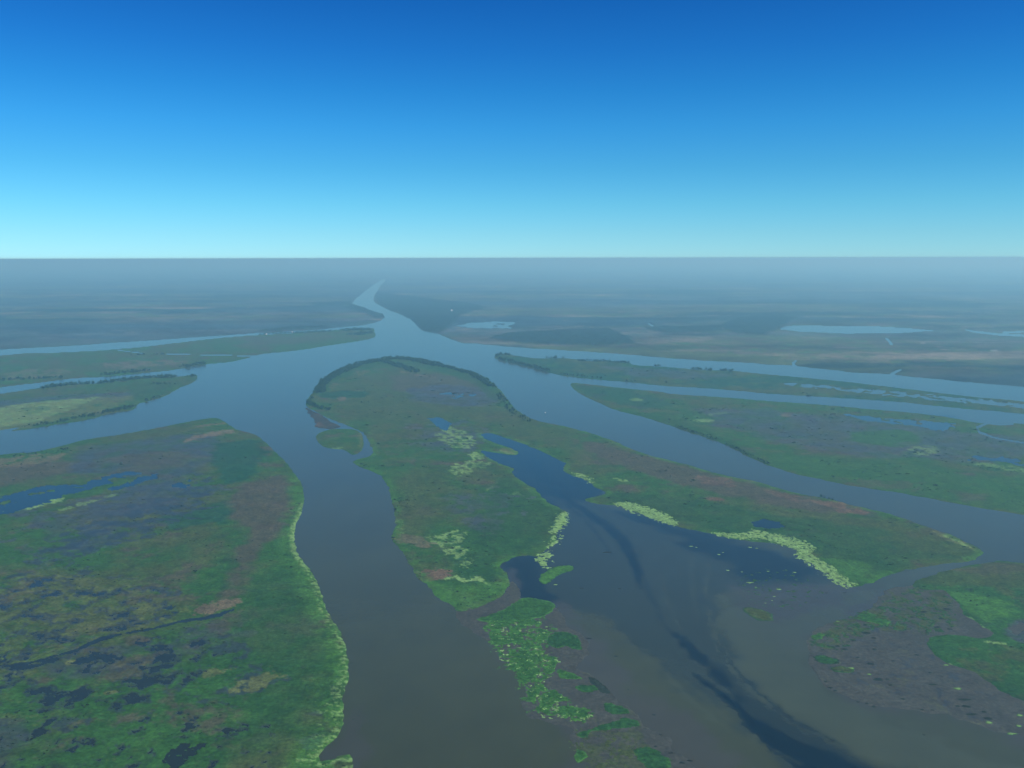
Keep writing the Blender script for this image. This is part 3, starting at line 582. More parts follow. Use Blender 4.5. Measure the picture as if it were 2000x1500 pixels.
# ------------------------------------------------------------------ water
SILT = (.042, .048, .018); CLEAR = (.002, .005, .007); MURK = (.023, .030, .019); SHALLOW = (.049, .047, .034); LIGHT = (.050, .060, .028)
WATER_PATCHES = [
  (CLEAR, [(900, 825), (980, 845), (1105, 890), (1120, 925), (1190, 962), (1130, 985), (1090, 1000), (1040, 965), (990, 920), (930, 880)], 20, .9, 0, 0),
  (MURK, [(1070, 970), (1170, 985), (1400, 1040), (1640, 1130), (1560, 1160), (1420, 1150), (1400, 1180), (1405, 1230), (1440, 1300), (1500, 1362), (1580, 1420), (1720, 1482), (1860, 1540), (2000, 1640), (1650, 1700), (1500, 1470), (1400, 1380), (1260, 1270), (1120, 1180), (1000, 1180), (980, 1100), (1060, 1080), (1110, 1000)], 26, .85, 0, 0),
  (CLEAR, [(1170, 985), (1400, 1048), (1560, 1088), (1600, 1115), (1540, 1135), (1440, 1125), (1380, 1080), (1300, 1040), (1230, 1010)], 30, .75, 0, 0),
  (CLEAR, [(975, 1090), (1060, 1080), (1055, 1140), (1090, 1170), (1080, 1185), (1000, 1165), (990, 1130)], 16, .75, 0, 0),
  (SHALLOW, [(985, 1120), (1010, 1110), (1020, 1170), (960, 1195), (900, 1200), (960, 1176)], 16, .7, 0, 0),
  (CLEAR, strip([(1030, 895), (1060, 930), (1090, 965), (1130, 990), (1180, 1022), (1220, 1060), (1245, 1110), (1250, 1140)], [34, 22, 7, 7, 16, 22, 14, 5]), 9, .8, 0, 0),
  (SHALLOW, [(1440, 1150), (1560, 1150), (1660, 1150), (1760, 1150), (1880, 1200), (2100, 1280), (2200, 1520), (1960, 1440), (1800, 1400), (1650, 1350), (1570, 1290), (1500, 1250), (1440, 1190)], 50, .8, 0, 0),
  (LIGHT, [(1405, 1165), (1450, 1190), (1520, 1215), (1600, 1195), (1700, 1145), (1800, 1112), (1900, 1092), (1920, 1102), (1800, 1128), (1720, 1160), (1640, 1205), (1590, 1240), (1575, 1290), (1610, 1345), (1690, 1385), (1800, 1430), (2000, 1500), (2100, 1600), (1900, 1560), (1720, 1484), (1580, 1422), (1500, 1364), (1442, 1302), (1410, 1230)], 22, .8, 0, 0),
  (SHALLOW, [(950, 1195), (1090, 1180), (1150, 1230), (1200, 1300), (1300, 1390), (1420, 1470), (1520, 1620), (1180, 1650), (1110, 1480), (1070, 1410), (1020, 1330), (965, 1250)], 26, .75, 0, 0),
  (CLEAR, strip([(1310, 1235), (1345, 1262), (1390, 1305), (1425, 1345), (1450, 1375)], [4, 14, 18, 14, 6]), 9, .85, 0, 0),
  (CLEAR, strip([(1360, 1322), (1400, 1350), (1440, 1385), (1480, 1425), (1545, 1466), (1640, 1505), (1760, 1555), (1900, 1620)], [4, 10, 16, 34, 46, 50, 60, 60]), 8, 1.0, 0, 0),
  (CLEAR, [(1400, 1300), (1440, 1335), (1500, 1385), (1580, 1440), (1720, 1500), (1860, 1560), (1800, 1590), (1600, 1485), (1500, 1425), (1440, 1375)], 18, .45, 0, 0),
  (LIGHT, strip([(1300, 1315), (1340, 1358), (1390, 1400), (1430, 1430)], [3, 8, 9, 3]), 7, .7, 0, 0),
  (CLEAR, strip([(1110, 985), (1150, 1005), (1200, 1045), (1235, 1095), (1250, 1150)], [2, 4.0, 4.0, 4.0, 2]), 7, 0.6, 0, 0),
  (CLEAR, strip([(1090, 975), (1125, 1000), (1165, 1040), (1195, 1085)], [2, 5.0, 5.0, 2]), 7, 0.5, 0, 0),
  (CLEAR, strip([(1250, 1110), (1280, 1180), (1310, 1240)], [2.8000000000000003, 7.0, 2.8000000000000003]), 7, 0.35, 0, 0),
  (LIGHT, strip([(1385, 1100), (1378, 1150), (1385, 1210), (1410, 1270), (1450, 1330), (1510, 1385)], [2.8000000000000003, 7.0, 7.0, 7.0, 7.0, 2.8000000000000003]), 7, 0.5, 0, 0),
  (LIGHT, strip([(1350, 1085), (1352, 1150), (1365, 1220)], [3.2, 8.0, 3.2]), 7, 0.3, 0, 0),
  (LIGHT, strip([(1290, 1110), (1300, 1170), (1330, 1230)], [2.4000000000000004, 6.0, 2.4000000000000004]), 7, 0.3, 0, 0),
  (LIGHT, strip([(1200, 1230), (1250, 1275), (1310, 1325)], [3.6, 9.0, 3.6]), 7, 0.3, 0, 0),
  (CLEAR, strip([(1400, 1255), (1430, 1300), (1480, 1352), (1550, 1408), (1650, 1456)], [2.4000000000000004, 6.0, 6.0, 6.0, 2.4000000000000004]), 7, 0.5, 0, 0),
  (LIGHT, strip([(1340, 1330), (1400, 1385), (1470, 1440), (1560, 1490)], [2, 5.0, 5.0, 2]), 7, 0.4, 0, 0),
  (SHALLOW, [(684, 1380), (700, 1380), (720, 1500), (740, 1600), (690, 1600), (640, 1470)], 14, .6, 0, 0),
  (CLEAR, [(0, 960), (260, 915), (270, 930), (100, 990), (0, 1015), (-300, 1100), (-300, 1030)], 20, .9, 0, 0),
  (CLEAR, [(200, 940), (420, 905), (420, 960), (220, 970)], 20, .9, 0, 0),
  (CLEAR, [(-300, 1120), (150, 1100), (400, 1150), (500, 1200), (570, 1400), (560, 1520), (-300, 1640)], 20, .7, 0, 0),
  (CLEAR, [(820, 805), (900, 810), (890, 850), (830, 845)], 10, .9, 0, 0), (CLEAR, [(830, 755), (945, 755), (945, 790), (830, 790)], 20, .8, 0, 0),
  (CLEAR, [(1450, 1005), (1550, 1005), (1550, 1040), (1450, 1040)], 10, .9, 0, 0), (CLEAR, [(1640, 800), (1870, 812), (1880, 850), (1640, 830)], 15, .7, 0, 0), (CLEAR, [(1860, 885), (2120, 890), (2120, 930), (1860, 910)], 15, .7, 0, 0),
]
x, y, cell, Q = graded_grid(np.array([(U0, V0), (U1, V1)]), 5, 4, 0)
col = np.tile(np.array(SILT), (len(x), 1)); z = np.zeros(len(x))
apply_patches(col, z, x, y, cell, WATER_PATCHES, 5000)
col *= (1 + .10 * fbm(x, y, 300, 4, 77, cell))[:, None]
river = mesh_np('river', np.stack([x, y, z], 1), Q, M_WATER, col)
tag(river, 'wide silty brown river branching into channels, lagoon and dark clear streaks', 'river', None, 'structure')

bed = mesh_np('riverbed', [(-150000, -20000, -3.5), (150000, -20000, -3.5), (150000, 95000, -3.5), (-150000, 95000, -3.5)], [[0, 1, 2, 3]], plain('river_mud', (.05, .045, .03), .95, .2, .01))
tag(bed, 'flat muddy bed beneath the river and islands', 'riverbed', None, 'structure')

# ------------------------------------------------------------------ haze
hm = bpy.data.materials.new('haze_air'); hm.use_nodes = True
ht = hm.node_tree; ht.nodes.clear()
pv = ht.nodes.new('ShaderNodeVolumePrincipled'); ho = ht.nodes.new('ShaderNodeOutputMaterial')
pv.inputs['Color'].default_value = (*HAZE_COLOR, 1); pv.inputs['Density'].default_value = HAZE_DENSITY
pv.inputs['Absorption Color'].default_value = (*HAZE_ABSORB, 1); pv.inputs['Anisotropy'].default_value = HAZE_G; pv.inputs['Density Attribute'].default_value = ''
ht.links.new(pv.outputs[0], ho.inputs['Volume'])
hx, hy0, hy1, hz0, hz1 = 160000, -25000, 97000, -4.5, CAM_H + 4
hv = [(sx * hx, yy, zz) for zz in (hz0, hz1) for yy in (hy0, hy1) for sx in (-1, 1)]
haze = mesh_np('haze', hv, [[0, 2, 3, 1], [4, 5, 7, 6], [0, 1, 5, 4], [2, 6, 7, 3], [0, 4, 6, 2], [1, 3, 7, 5]], hm, None, False)
tag(haze, 'pale blue haze lying over the whole delta', 'haze', None, 'stuff')

#VEG_START
# ------------------------------------------------------------------ trees
M_LEAF = plain('tree_foliage', (.020, .052, .019), .9, .45, .35)
M_LEAF2 = plain('willow_foliage', (.026, .062, .020), .9, .45, .35)
M_BARK = plain('tree_bark', (.06, .045, .032), .95, .25, 2.0)
M_SHRUB = plain('shrub_foliage', (.012, .034, .014), .9, .4, .5)

def leaf_cloud(r, lobes, n, size, seed, z0, zs):
    """leaf-clump faces spread through the volume of a crown built from lobes"""
    g = np.random.default_rng(seed); V = []; Qd = []
    cen = [(g.normal(0, r * .42), g.normal(0, r * .42), z0 + zs * g.uniform(.15, .85), r * g.uniform(.38, .62)) for _ in range(lobes)]
    for i in range(n):
        cx, cy, cz, cr = cen[g.integers(lobes)]
        v = g.normal(size=3); v /= np.linalg.norm(v)
        p = np.array((cx, cy, cz)) + v * cr * g.uniform(.55, 1.0) * np.array((1, 1, .8))
        nrm = v * .8 + g.normal(size=3) * .45; nrm /= np.linalg.norm(nrm)
        t = np.cross(nrm, (0.3, .2, 1)); t /= np.linalg.norm(t) + 1e-6; b = np.cross(nrm, t)
        s = size * g.uniform(.6, 1.3); k = len(V)
        for a, c in ((-1, -.6), (.5, -1), (1, .6), (-.6, 1)):
            V.append(p + (t * a + b * c) * s * .5)
        Qd.append((k, k + 1, k + 2, k + 3))
    return np.array(V), np.array(Qd)

def tube(path, radii, seg=6):
    V = []; Qd = []
    for i, (p, r) in enumerate(zip(path, radii)):
        for k in range(seg):
            a = 2 * math.pi * k / seg
            V.append((p[0] + r * math.cos(a), p[1] + r * math.sin(a), p[2]))
    for i in range(len(path) - 1):
        for k in range(seg):
            Qd.append((i * seg + k, i * seg + (k + 1) % seg, (i + 1) * seg + (k + 1) % seg, (i + 1) * seg + k))
    return np.array(V), np.array(Qd)

def join(parts):
    Vs, Qs, n = [], [], 0
    for V, Qd in parts:
        Vs.append(V); Qs.append(Qd + n); n += len(V)
    return np.concatenate(Vs), np.concatenate(Qs)

def tree_meshes(seed, h):
    g = np.random.default_rng(seed + 900)
    r = h * g.uniform(.36, .48)
    trunk = [tube([(0, 0, -.8), (.1, 0, h * .25), (.2, .1, h * .55)], [.045 * h, .03 * h, .018 * h])]
    for k in range(3):
        a = 2.1 * k + g.uniform(0, 1)
        trunk.append(tube([(.1, 0, h * (.25 + .08 * k)), (math.cos(a) * r * .4, math.sin(a) * r * .4, h * .5), (math.cos(a) * r * .7, math.sin(a) * r * .7, h * .68)], [.022 * h, .014 * h, .006 * h], 5))
    cv = leaf_cloud(r, 9, 240, h * .17, seed, h * .18, h * .80)
    return join(trunk), cv

def new_mesh(name, VQ, mat, flat=True):
    o = mesh_np(name, VQ[0], VQ[1], mat, None, not flat)
    me = o.data; bpy.data.objects.remove(o)
    return me

TREES = []
for i in range(6):
    h = 10.0
    t, c = tree_meshes(40 + i, h)
    TREES.append((new_mesh('trunk', t, M_BARK), new_mesh('crown', c, M_LEAF if i % 3 else M_LEAF2), c))
SHRUBS = []
for i in range(4):
    stem = join([tube([(0, 0, -.5), (math.cos(a) * .5, math.sin(a) * .5, 1.6)], [.14, .05], 5) for a in (0.3, 2.3, 4.4)])
    c = leaf_cloud(1.9, 6, 110, .85, 70 + i, .1, 2.6)
    SHRUBS.append((new_mesh('stem', stem, M_BARK), new_mesh('crown', c, M_SHRUB), c))

def place(kind, i, x, y, z, s, rz, name, label, cat, group):
    tm, cm, _ = kind[i % len(kind)]
    root = bpy.data.objects.new(name, None); C.objects.link(root)
    root.location = (x, y, z); root.rotation_euler = (0, 0, rz); root.scale = (s, s, s * random.uniform(.9, 1.1))
    root.empty_display_size = 1
    for me in (tm, cm):
        o = bpy.data.objects.new(me.name.split('.')[0], me); C.objects.link(o); o.parent = root
    tag(root, label, cat, group)
    return root

def belt(pts, width, spacing, density=1.0):
    """points scattered along a line of pixels, width in metres"""
    P = W(pts); out = []
    for a, b in zip(P[:-1], P[1:]):
        L = np.hypot(*(b - a)); nrm = np.array((-(b - a)[1], (b - a)[0])) / max(L, 1e-6)
        n = max(1, int(L / spacing * max(1, width / spacing) * density))
        for _ in range(n):
            out.append(a + (b - a) * random.random() + nrm * random.uniform(-.5, .5) * width)
    return out

# (island, line, width m, spacing m, density, mean height m, label)
BELTS = [
 ('B', [(618, 768), (622, 753), (636, 741), (656, 730), (680, 720), (710, 710), (740, 705), (770, 700), (800, 702), (830, 708), (862, 716)], 62, 9, 1.0, 10.5, 'dark green tree in the thick belt rimming the tip of the tongue-shaped island'),
 ('B', [(750, 706), (772, 713), (795, 720), (812, 728)], 45, 9, .7, 10, 'dark tree in the inner spur branching off the thick tip belt'),
 ('B', [(862, 716), (890, 722), (905, 727), (925, 733), (940, 742), (956, 752), (966, 758)], 30, 9, .75, 11, 'tree in the thinner broken belt on the right shoulder of the tongue-shaped island'),
 ('B', [(975, 770), (985, 786), (996, 799), (1012, 812), (1040, 826)], 26, 9, .5, 7, 'low tree scattered where the tongue-shaped island narrows'),
 ('B', [(603, 783), (605, 790), (616, 795), (630, 799), (642, 802)], 16, 7, .9, 8, 'dark tree in the hooked clump beside the reddish mudflat'),
 ('B', [(612, 776), (604, 782)], 12, 7, .8, 6, 'dark tree in the hooked clump beside the reddish mudflat'),
 ('E', [(967, 697), (973, 694), (985, 692.5), (996, 694)], 24, 9, .8, 10, 'dark tree on the rounded tip of the narrow island'),
 ('E', [(972, 701), (990, 706), (1010, 711), (1030, 716), (1050, 721), (1070, 726)], 42, 9, .9, 11, 'dark tree on the rounded tip of the narrow island'),
 ('E', [(1066, 700), (1085, 701), (1102, 701)], 20, 9, .6, 11, 'tree in the broken row on the far shore of the narrow island'),
 ('E', [(1128, 705), (1160, 706), (1195, 707), (1230, 710)], 34, 9, 1.0, 9, 'tree in the broken row on the far shore of the narrow island'),
 ('E', [(1278, 716), (1295, 717)], 16, 9, .7, 10, 'tree in the broken row on the far shore of the narrow island'), ('E', [(1350, 722), (1378, 723), (1394, 724)], 20, 9, .7, 11, 'tree in the broken row on the far shore of the narrow island'),
 ('E', [(1408, 724), (1430, 726)], 30, 8, 1.0, 9, 'tree in the broken row on the far shore of the narrow island'),
 ('E', [(1092, 731), (1130, 735), (1176, 740)], 22, 9, .4, 8, 'low tree on the near shore of the narrow island'), ('E', [(1205, 744), (1242, 747)], 20, 9, .4, 7, 'low tree on the near shore of the narrow island'),
 ('F', [(78, 759), (100, 756), (125, 752), (160, 750), (205, 748), (220, 745), (250, 742), (290, 738), (322, 737), (342, 737)], 48, 9, 1.1, 9, 'dark tree in the row on the far shore of the wedge island'),
 ('F', [(368, 737), (380, 735)], 26, 8, .9, 10, 'dark tree in the row on the far shore of the wedge island'), ('F', [(290, 750), (345, 752)], 30, 10, .35, 7, 'dark tree in the row on the far shore of the wedge island'),
 ('F', [(40, 836), (90, 829), (130, 822), (175, 813), (205, 806)], 26, 9, .6, 7, 'low tree along the near shore of the wedge island'), ('F', [(205, 806), (235, 800), (266, 794)], 36, 8, 1.1, 7, 'low tree along the near shore of the wedge island'),
 ('F', [(285, 784), (320, 772)], 20, 9, .5, 7, 'low tree along the near shore of the wedge island'),
 ('G', [(668, 646), (700, 644), (727, 645)], 110, 12, .8, 12, 'hazy dark tree on the wooded point of the flat bank'), ('G', [(690, 655), (710, 652), (728, 650)], 110, 12, .6, 11, 'hazy dark tree on the wooded point of the flat bank'),
 ('G', [(505, 654), (545, 652), (590, 650.5), (650, 647)], 60, 12, .7, 10, 'hazy tree along the far shore of the flat bank'), ('G', [(200, 733), (250, 728), (292, 724)], 45, 10, .7, 10, 'hazy tree along the near shore of the flat bank'),
 ('G', [(355, 718), (382, 713), (402, 710)], 45, 10, .7, 10, 'hazy tree along the near shore of the flat bank'), ('G', [(-20, 744), (60, 740), (125, 738)], 45, 10, .6, 9, 'hazy tree along the near shore of the flat bank'),
 ('G', [(255, 694), (300, 693), (330, 692.5)], 30, 11, .5, 8, 'hazy tree beside the thin creek on the flat bank'),
 ('D', [(1148, 779), (1176, 790)], 10, 6, .6, 4, 'dark bushy tree on the near bank of the sharp-tipped island'), ('D', [(1205, 802), (1262, 818)], 10, 6, .55, 4, 'dark bushy tree on the near bank of the sharp-tipped island'),
 ('D', [(1322, 833), (1346, 843), (1398, 859)], 24, 5, .9, 3.6, 'dark bushy tree on the near bank of the sharp-tipped island'), ('D', [(1418, 868), (1462, 890), (1500, 908)], 18, 5, .9, 3.4, 'dark bushy tree on the near bank of the sharp-tipped island'),
 ('B', [(1584, 966), (1608, 972), (1626, 978)], 14, 6, .9, 5, 'dark bushy tree in the lone clump on the reddish right-hand shore'),
]
spots = []
for key, line, width, spacing, dens, hgt, label in BELTS:
    pts = np.array(belt(line, width, spacing, dens))
    z, _, d = LANDS[key].eval(pts[:, 0], pts[:, 1], np.full(len(pts), 4.0))
    for (px_, py_), zz in zip(pts, z):
        if zz > 0.15:
            h = .88 * hgt * random.choice((.5, .7, .85, 1, 1.15, 1.4)) * random.uniform(.85, 1.15)
            spots.append((h / math.hypot(px_, py_), px_, py_, zz, h, label, key))
spots.sort(reverse=True)
group_of = {}
for i, (_, px_, py_, zz, h, label, key) in enumerate(spots[:290]):
    place(TREES, i, px_, py_, zz - .1, h / 10.0, random.uniform(0, 6.3), 'tree', label, 'tree', 'trees: ' + label)
rest = {}
for i, (_, px_, py_, zz, h, label, key) in enumerate(spots[290:]):
    V, Qd = TREES[i % 6][2]
    a = random.uniform(0, 6.3); s = h / 10.0
    ca, sa = math.cos(a) * s, math.sin(a) * s
    keep = 60
    Vp = V[:keep * 4]; Vr = np.stack([Vp[:, 0] * ca - Vp[:, 1] * sa + px_, Vp[:, 0] * sa + Vp[:, 1] * ca + py_, Vp[:, 2] * s + zz - .1], 1)
    cen = Vr.reshape(-1, 4, 3).mean(1, keepdims=True)
    Vr = (cen + (Vr.reshape(-1, 4, 3) - cen) * 1.9).reshape(-1, 3)
    rest.setdefault(key, []).append((Vr, Qd[:keep]))
WOODNAMES = {'A': 'broad marsh island', 'B': 'tongue-shaped island', 'D': 'sharp-tipped island', 'E': 'narrow tree-fringed island', 'F': 'wedge island', 'G': 'flat olive bank'}
for key, parts in rest.items():
    V, Qd = join(parts)
    o = mesh_np('woodland', V, Qd, M_LEAF, None, False)
    tag(o, 'dark green trees massed along the shores of the ' + WOODNAMES[key], 'woodland', None, 'stuff')
print('trees', len(spots))

# ------------------------------------------------------------------ shrubs standing out on the marsh
SHRUB_CLUMPS = [ # island, pixel, count, spread m, scale, label
 ('A', (122, 879), 9, (16, 9), 1.25, 'dark shrub in the lone clump on the tan northern shore of the broad island'),
 ('A', (193, 903), 2, (5, 3), .9, 'dark shrub beside the small pale patch on the broad island'),
 ('A', (380, 1117), 4, (5, 2), .75, 'dark shrub in the lone thicket on the green middle of the broad island'),
 ('A', (60, 888), 16, (70, 22), 1.0, 'dark shrub among tan grass on the northern shore of the broad island'),
 ('A', (566, 908), 4, (8, 8), .8, 'dark shrub on the eastern corner of the broad island'), ('A', (450, 832), 3, (20, 6), .7, 'dark shrub on the northern point of the broad island'),
 ('B', (772, 997), 4, (3, 6), .85, 'dark shrub at the water edge of the steep western bank'),
 ('B', (838, 913), 7, (16, 3), .7, 'dark shrub in the thin row west of the pale plant drifts'), ('B', (872, 878), 5, (14, 3), .7, 'dark shrub just below the larger pale plant patch'),
 ('B', (720, 786), 8, (50, 5), .9, 'dark shrub in the curved line near the island tip'), ('B', (735, 806), 7, (30, 4), .8, 'dark shrub in the straight line near the island tip'),
 ('B', (768, 1052), 5, (4, 7), .6, 'low shrub on the bank of the tan clearing'), ('B', (818, 1130), 6, (6, 8), .55, 'low shrub on the bank of the rusty clearing'),
 ('B', (1310, 914), 5, (12, 4), .8, 'dark shrub on the brown strip above the right-hand shore'), ('B', (1245, 924), 3, (8, 2), .7, 'dark shrub on the brown strip above the right-hand shore'), ('B', (1345, 982), 2, (4, 3), .7, 'dark shrub alone below the small rusty patch'),
 ('B', (895, 1181), 3, (4, 3), .55, 'dark shrub on the rounded southern end of the western lobe'), ('B', (790, 985), 12, (20, 40), .5, 'small dark shrub scattered on the western lobe'), ('B', (800, 1090), 10, (20, 30), .45, 'small dark shrub scattered on the western lobe'),
 ('D', (1515, 838), 9, (30, 5), 1.0, 'dark shrub in the long thicket inside the sharp-tipped island'), ('D', (1682, 825), 6, (18, 5), .9, 'dark shrub in the short thicket by the blue pond strip'),
 ('D', (1450, 838), 6, (20, 6), .8, 'dark shrub on the brown meadow of the sharp-tipped island'), ('D', (1290, 800), 8, (60, 12), .7, 'dark shrub scattered near the sharp tip'), ('D', (1345, 812), 6, (40, 8), .7, 'dark shrub scattered near the sharp tip'),
 ('E', (1320, 728), 5, (26, 6), 1.0, 'dark shrub in the middle of the narrow island'),
]
k = 0
for key, (px_, py_), n, (sx, sy), s, label in SHRUB_CLUMPS:
    gx, gy = to_ground(px_, py_)
    pts = np.stack([gx + np.random.default_rng(k + 5).normal(0, sx * .5, n), gy + np.random.default_rng(k + 6).normal(0, sy * .9, n)], 1)
    z, _, _ = LANDS[key].eval(pts[:, 0], pts[:, 1], np.full(n, 3.0))
    for (a, b), zz in zip(pts, z):
        k += 1
        if zz < 0.05: continue
        place(SHRUBS, k, a, b, zz - .1, s * random.uniform(.7, 1.35), random.uniform(0, 6.3), 'shrub', label, 'shrub', 'shrubs: ' + label)

# ------------------------------------------------------------------ small tussocks, past counting
M_TUS = plain('tussock_reeds', (.018, .040, .015), .95, .5, .3)
def tussocks(key, n, where, seed):
    g = np.random.default_rng(seed); P = W(LANDS[key].px)
    u = g.uniform(max(-60, LANDS[key].px[:, 0].min()), min(2060, LANDS[key].px[:, 0].max()), n * 5)
    v = g.uniform(LANDS[key].px[:, 1].min(), min(1560, LANDS[key].px[:, 1].max()), n * 5)
    x, y = to_ground(u, v)
    ok = (fbm(x, y, 150, 4, seed + 3) > .15) & (sdf(P, x, y) > 4)
    x, y = x[ok][:n], y[ok][:n]
    z, _, _ = LANDS[key].eval(x, y, np.full(len(x), 4.0))
    base = [leaf_cloud(1.0, 3, 7, 1.1, seed + k, -.1, 1.0) for k in range(8)]
    parts = []
    for i, (a, b, c) in enumerate(zip(x, y, z)):
        if c < .1: continue
        V, Qd = base[i % 8]; s = g.uniform(.6, 1.5) * (1.0 if g.random() > .12 else 1.8) * min(2.4, max(.8, math.hypot(a, b) / 1500))
        parts.append((V * np.array((s * g.uniform(1, 2.2), s, s * .55)) + np.array((a, b, c - .1)), Qd))
    V, Qd = join(parts)
    tag(mesh_np('tussocks', V, Qd, M_TUS, None, False), 'dark reed tussocks sprinkled over the ' + where, 'tussocks', None, 'stuff')
tussocks('A', 900, 'broad marsh island', 21); tussocks('B', 1700, 'tongue-shaped island', 22); tussocks('D', 1500, 'sharp-tipped island', 23)
tussocks('E', 500, 'narrow tree-fringed island', 24); tussocks('C', 220, 'low marsh point', 25); tussocks('F', 200, 'wedge island', 26)

# ------------------------------------------------------------------ floating plants
def drift(name, label, poly, c_in, c_rim, seed, bw, cover, over=None, su=1.4, sv=1.1, kind=None, group=None, category='plants', rough=3.0, hgt=.30, feath=9.0):
    """a raft of floating plants: a low lumpy sheet that dips under the water where it is thin"""
    x, y, cell, Q = graded_grid(poly, su, sv, 12)
    d = sdf(catmull(W(poly), 3), x, y) + fbm(x, y, rough * 7, 6, seed, cell, .78) * rough * 1.5
    f = d / 4.0
    if bw:
        n = fbm(x, y, bw, 6, seed + 9, cell, .80)
        f = (n - (.5 - cover) * 1.9) * 1.5 + np.clip(d / feath, -2.5, .5) - .35
    base = np.zeros(len(x))
    if over: base = np.maximum(base, LANDS[over].eval(x, y, cell)[0])
    z = base + .06 + np.clip(f * .8, -1.6, hgt) + np.where(f > 0, .12 * fbm(x, y, 8, 3, seed + 4, cell), 0)
    r = smooth(.0, 1.1, f + .35 * fbm(x, y, 14, 3, seed + 6, cell))[:, None]
    col = np.array(c_rim) * (1 - r) + np.array(c_in) * r
    col = col * np.clip(1 + .45 * fbm(x, y, 9, 4, seed + 7, cell, .8), .3, 1.8)[:, None]
    keep = f[Q].max(1) > -.25
    if not keep.any(): return None
    V, Q, col = compact(np.stack([x, y, z], 1), Q, col, keep)
    o = mesh_np(name, V, Q, M_LAND, np.clip(col, .003, 1))
    tag(o, label, category, group, kind)
    return o

DRIFTS = [
 ('pale lime drift of floating plants on the northern lagoon shore', [(1202, 983), (1225, 981), (1265, 992), (1302, 1006), (1320, 1022), (1314, 1026), (1282, 1016), (1242, 1000), (1212, 990)], 7, .62),
 ('long pale lime drift of floating plants bending round the dark lagoon', [(1390, 1041), (1420, 1042), (1452, 1042), (1476, 1034), (1502, 1041), (1542, 1050), (1572, 1058), (1590, 1070), (1586, 1082), (1602, 1094), (1628, 1110), (1648, 1128), (1668, 1140), (1652, 1148), (1626, 1134), (1602, 1116), (1574, 1099), (1556, 1088), (1553, 1074), (1514, 1060), (1480, 1053), (1440, 1053), (1410, 1048)], 7, .56),
 ('pale lime strip of floating plants on the eastern edge of the western lobe', [(1094, 1004), (1109, 1000), (1107, 1020), (1092, 1037), (1076, 1043), (1084, 1022)], 9, .60),
 ('broken lime specks of floating plants below the pale strip', [(1076, 1048), (1100, 1044), (1096, 1058), (1078, 1070), (1064, 1074)], 11, .42),
 ('small lime knot of floating plants at the dark bay mouth', [(1052, 1082), (1074, 1078), (1073, 1094), (1066, 1108), (1052, 1098)], 11, .60),
 ('thin pale curl of floating plants at the head of the lagoon', [(1116, 925), (1136, 926), (1156, 935), (1154, 948), (1146, 940), (1130, 932)], 12, .50),
]
for i, (label, poly, bw, cover) in enumerate(DRIFTS):
    drift('floating_plants', label, poly, LIME, LIME, 300 + i * 17, bw, cover, 'B', kind='stuff')
KBELT = [(955, 1212), (1055, 1212), (1080, 1230), (1060, 1262), (1090, 1290), (1085, 1312), (1070, 1335), (1115, 1372), (1165, 1400), (1115, 1412), (1062, 1400), (1028, 1366), (1018, 1326), (982, 1292), (962, 1258)]
drift('floating_plants', 'ragged belt of green floating plants between the river and the lagoon', KBELT, GREEN, BRIGHT, 402, 30, .60, kind='stuff', rough=5, hgt=.2)
drift('floating_plants', 'lime flecks strewn over the ragged green plant belt', KBELT, (.10, .20, .06), LIME, 419, 9, .27, kind='stuff', rough=5, hgt=.42)
drift('floating_plants', 'sparse dull green plants on the brown shallows near the river mouth of the lagoon',
      [(1120, 1430), (1200, 1425), (1260, 1450), (1300, 1490), (1340, 1560), (1200, 1600), (1130, 1500)], OLIVE, OLIVE, 431, 16, .34, kind='stuff', rough=5, hgt=.15)
drift('reeds', 'dark olive reed tufts standing in the brown shallows beside the low marsh point',
      [(1588, 1245), (1640, 1212), (1700, 1184), (1760, 1156), (1800, 1145), (1850, 1165), (1875, 1200), (1850, 1235), (1810, 1245), (1760, 1225), (1700, 1235), (1660, 1260), (1620, 1275), (1590, 1268)], OLIVE, DEEP, 455, 15, .36, kind='stuff', rough=6, hgt=.5)
drift('reeds', 'scattered dark weed tufts in the grey lagoon shallows by the long pale drift',
      [(1440, 1120), (1520, 1110), (1590, 1130), (1620, 1165), (1540, 1190), (1460, 1180), (1445, 1150)], OLIVE, DEEP, 471, 11, .20, kind='stuff', rough=6, hgt=.12)

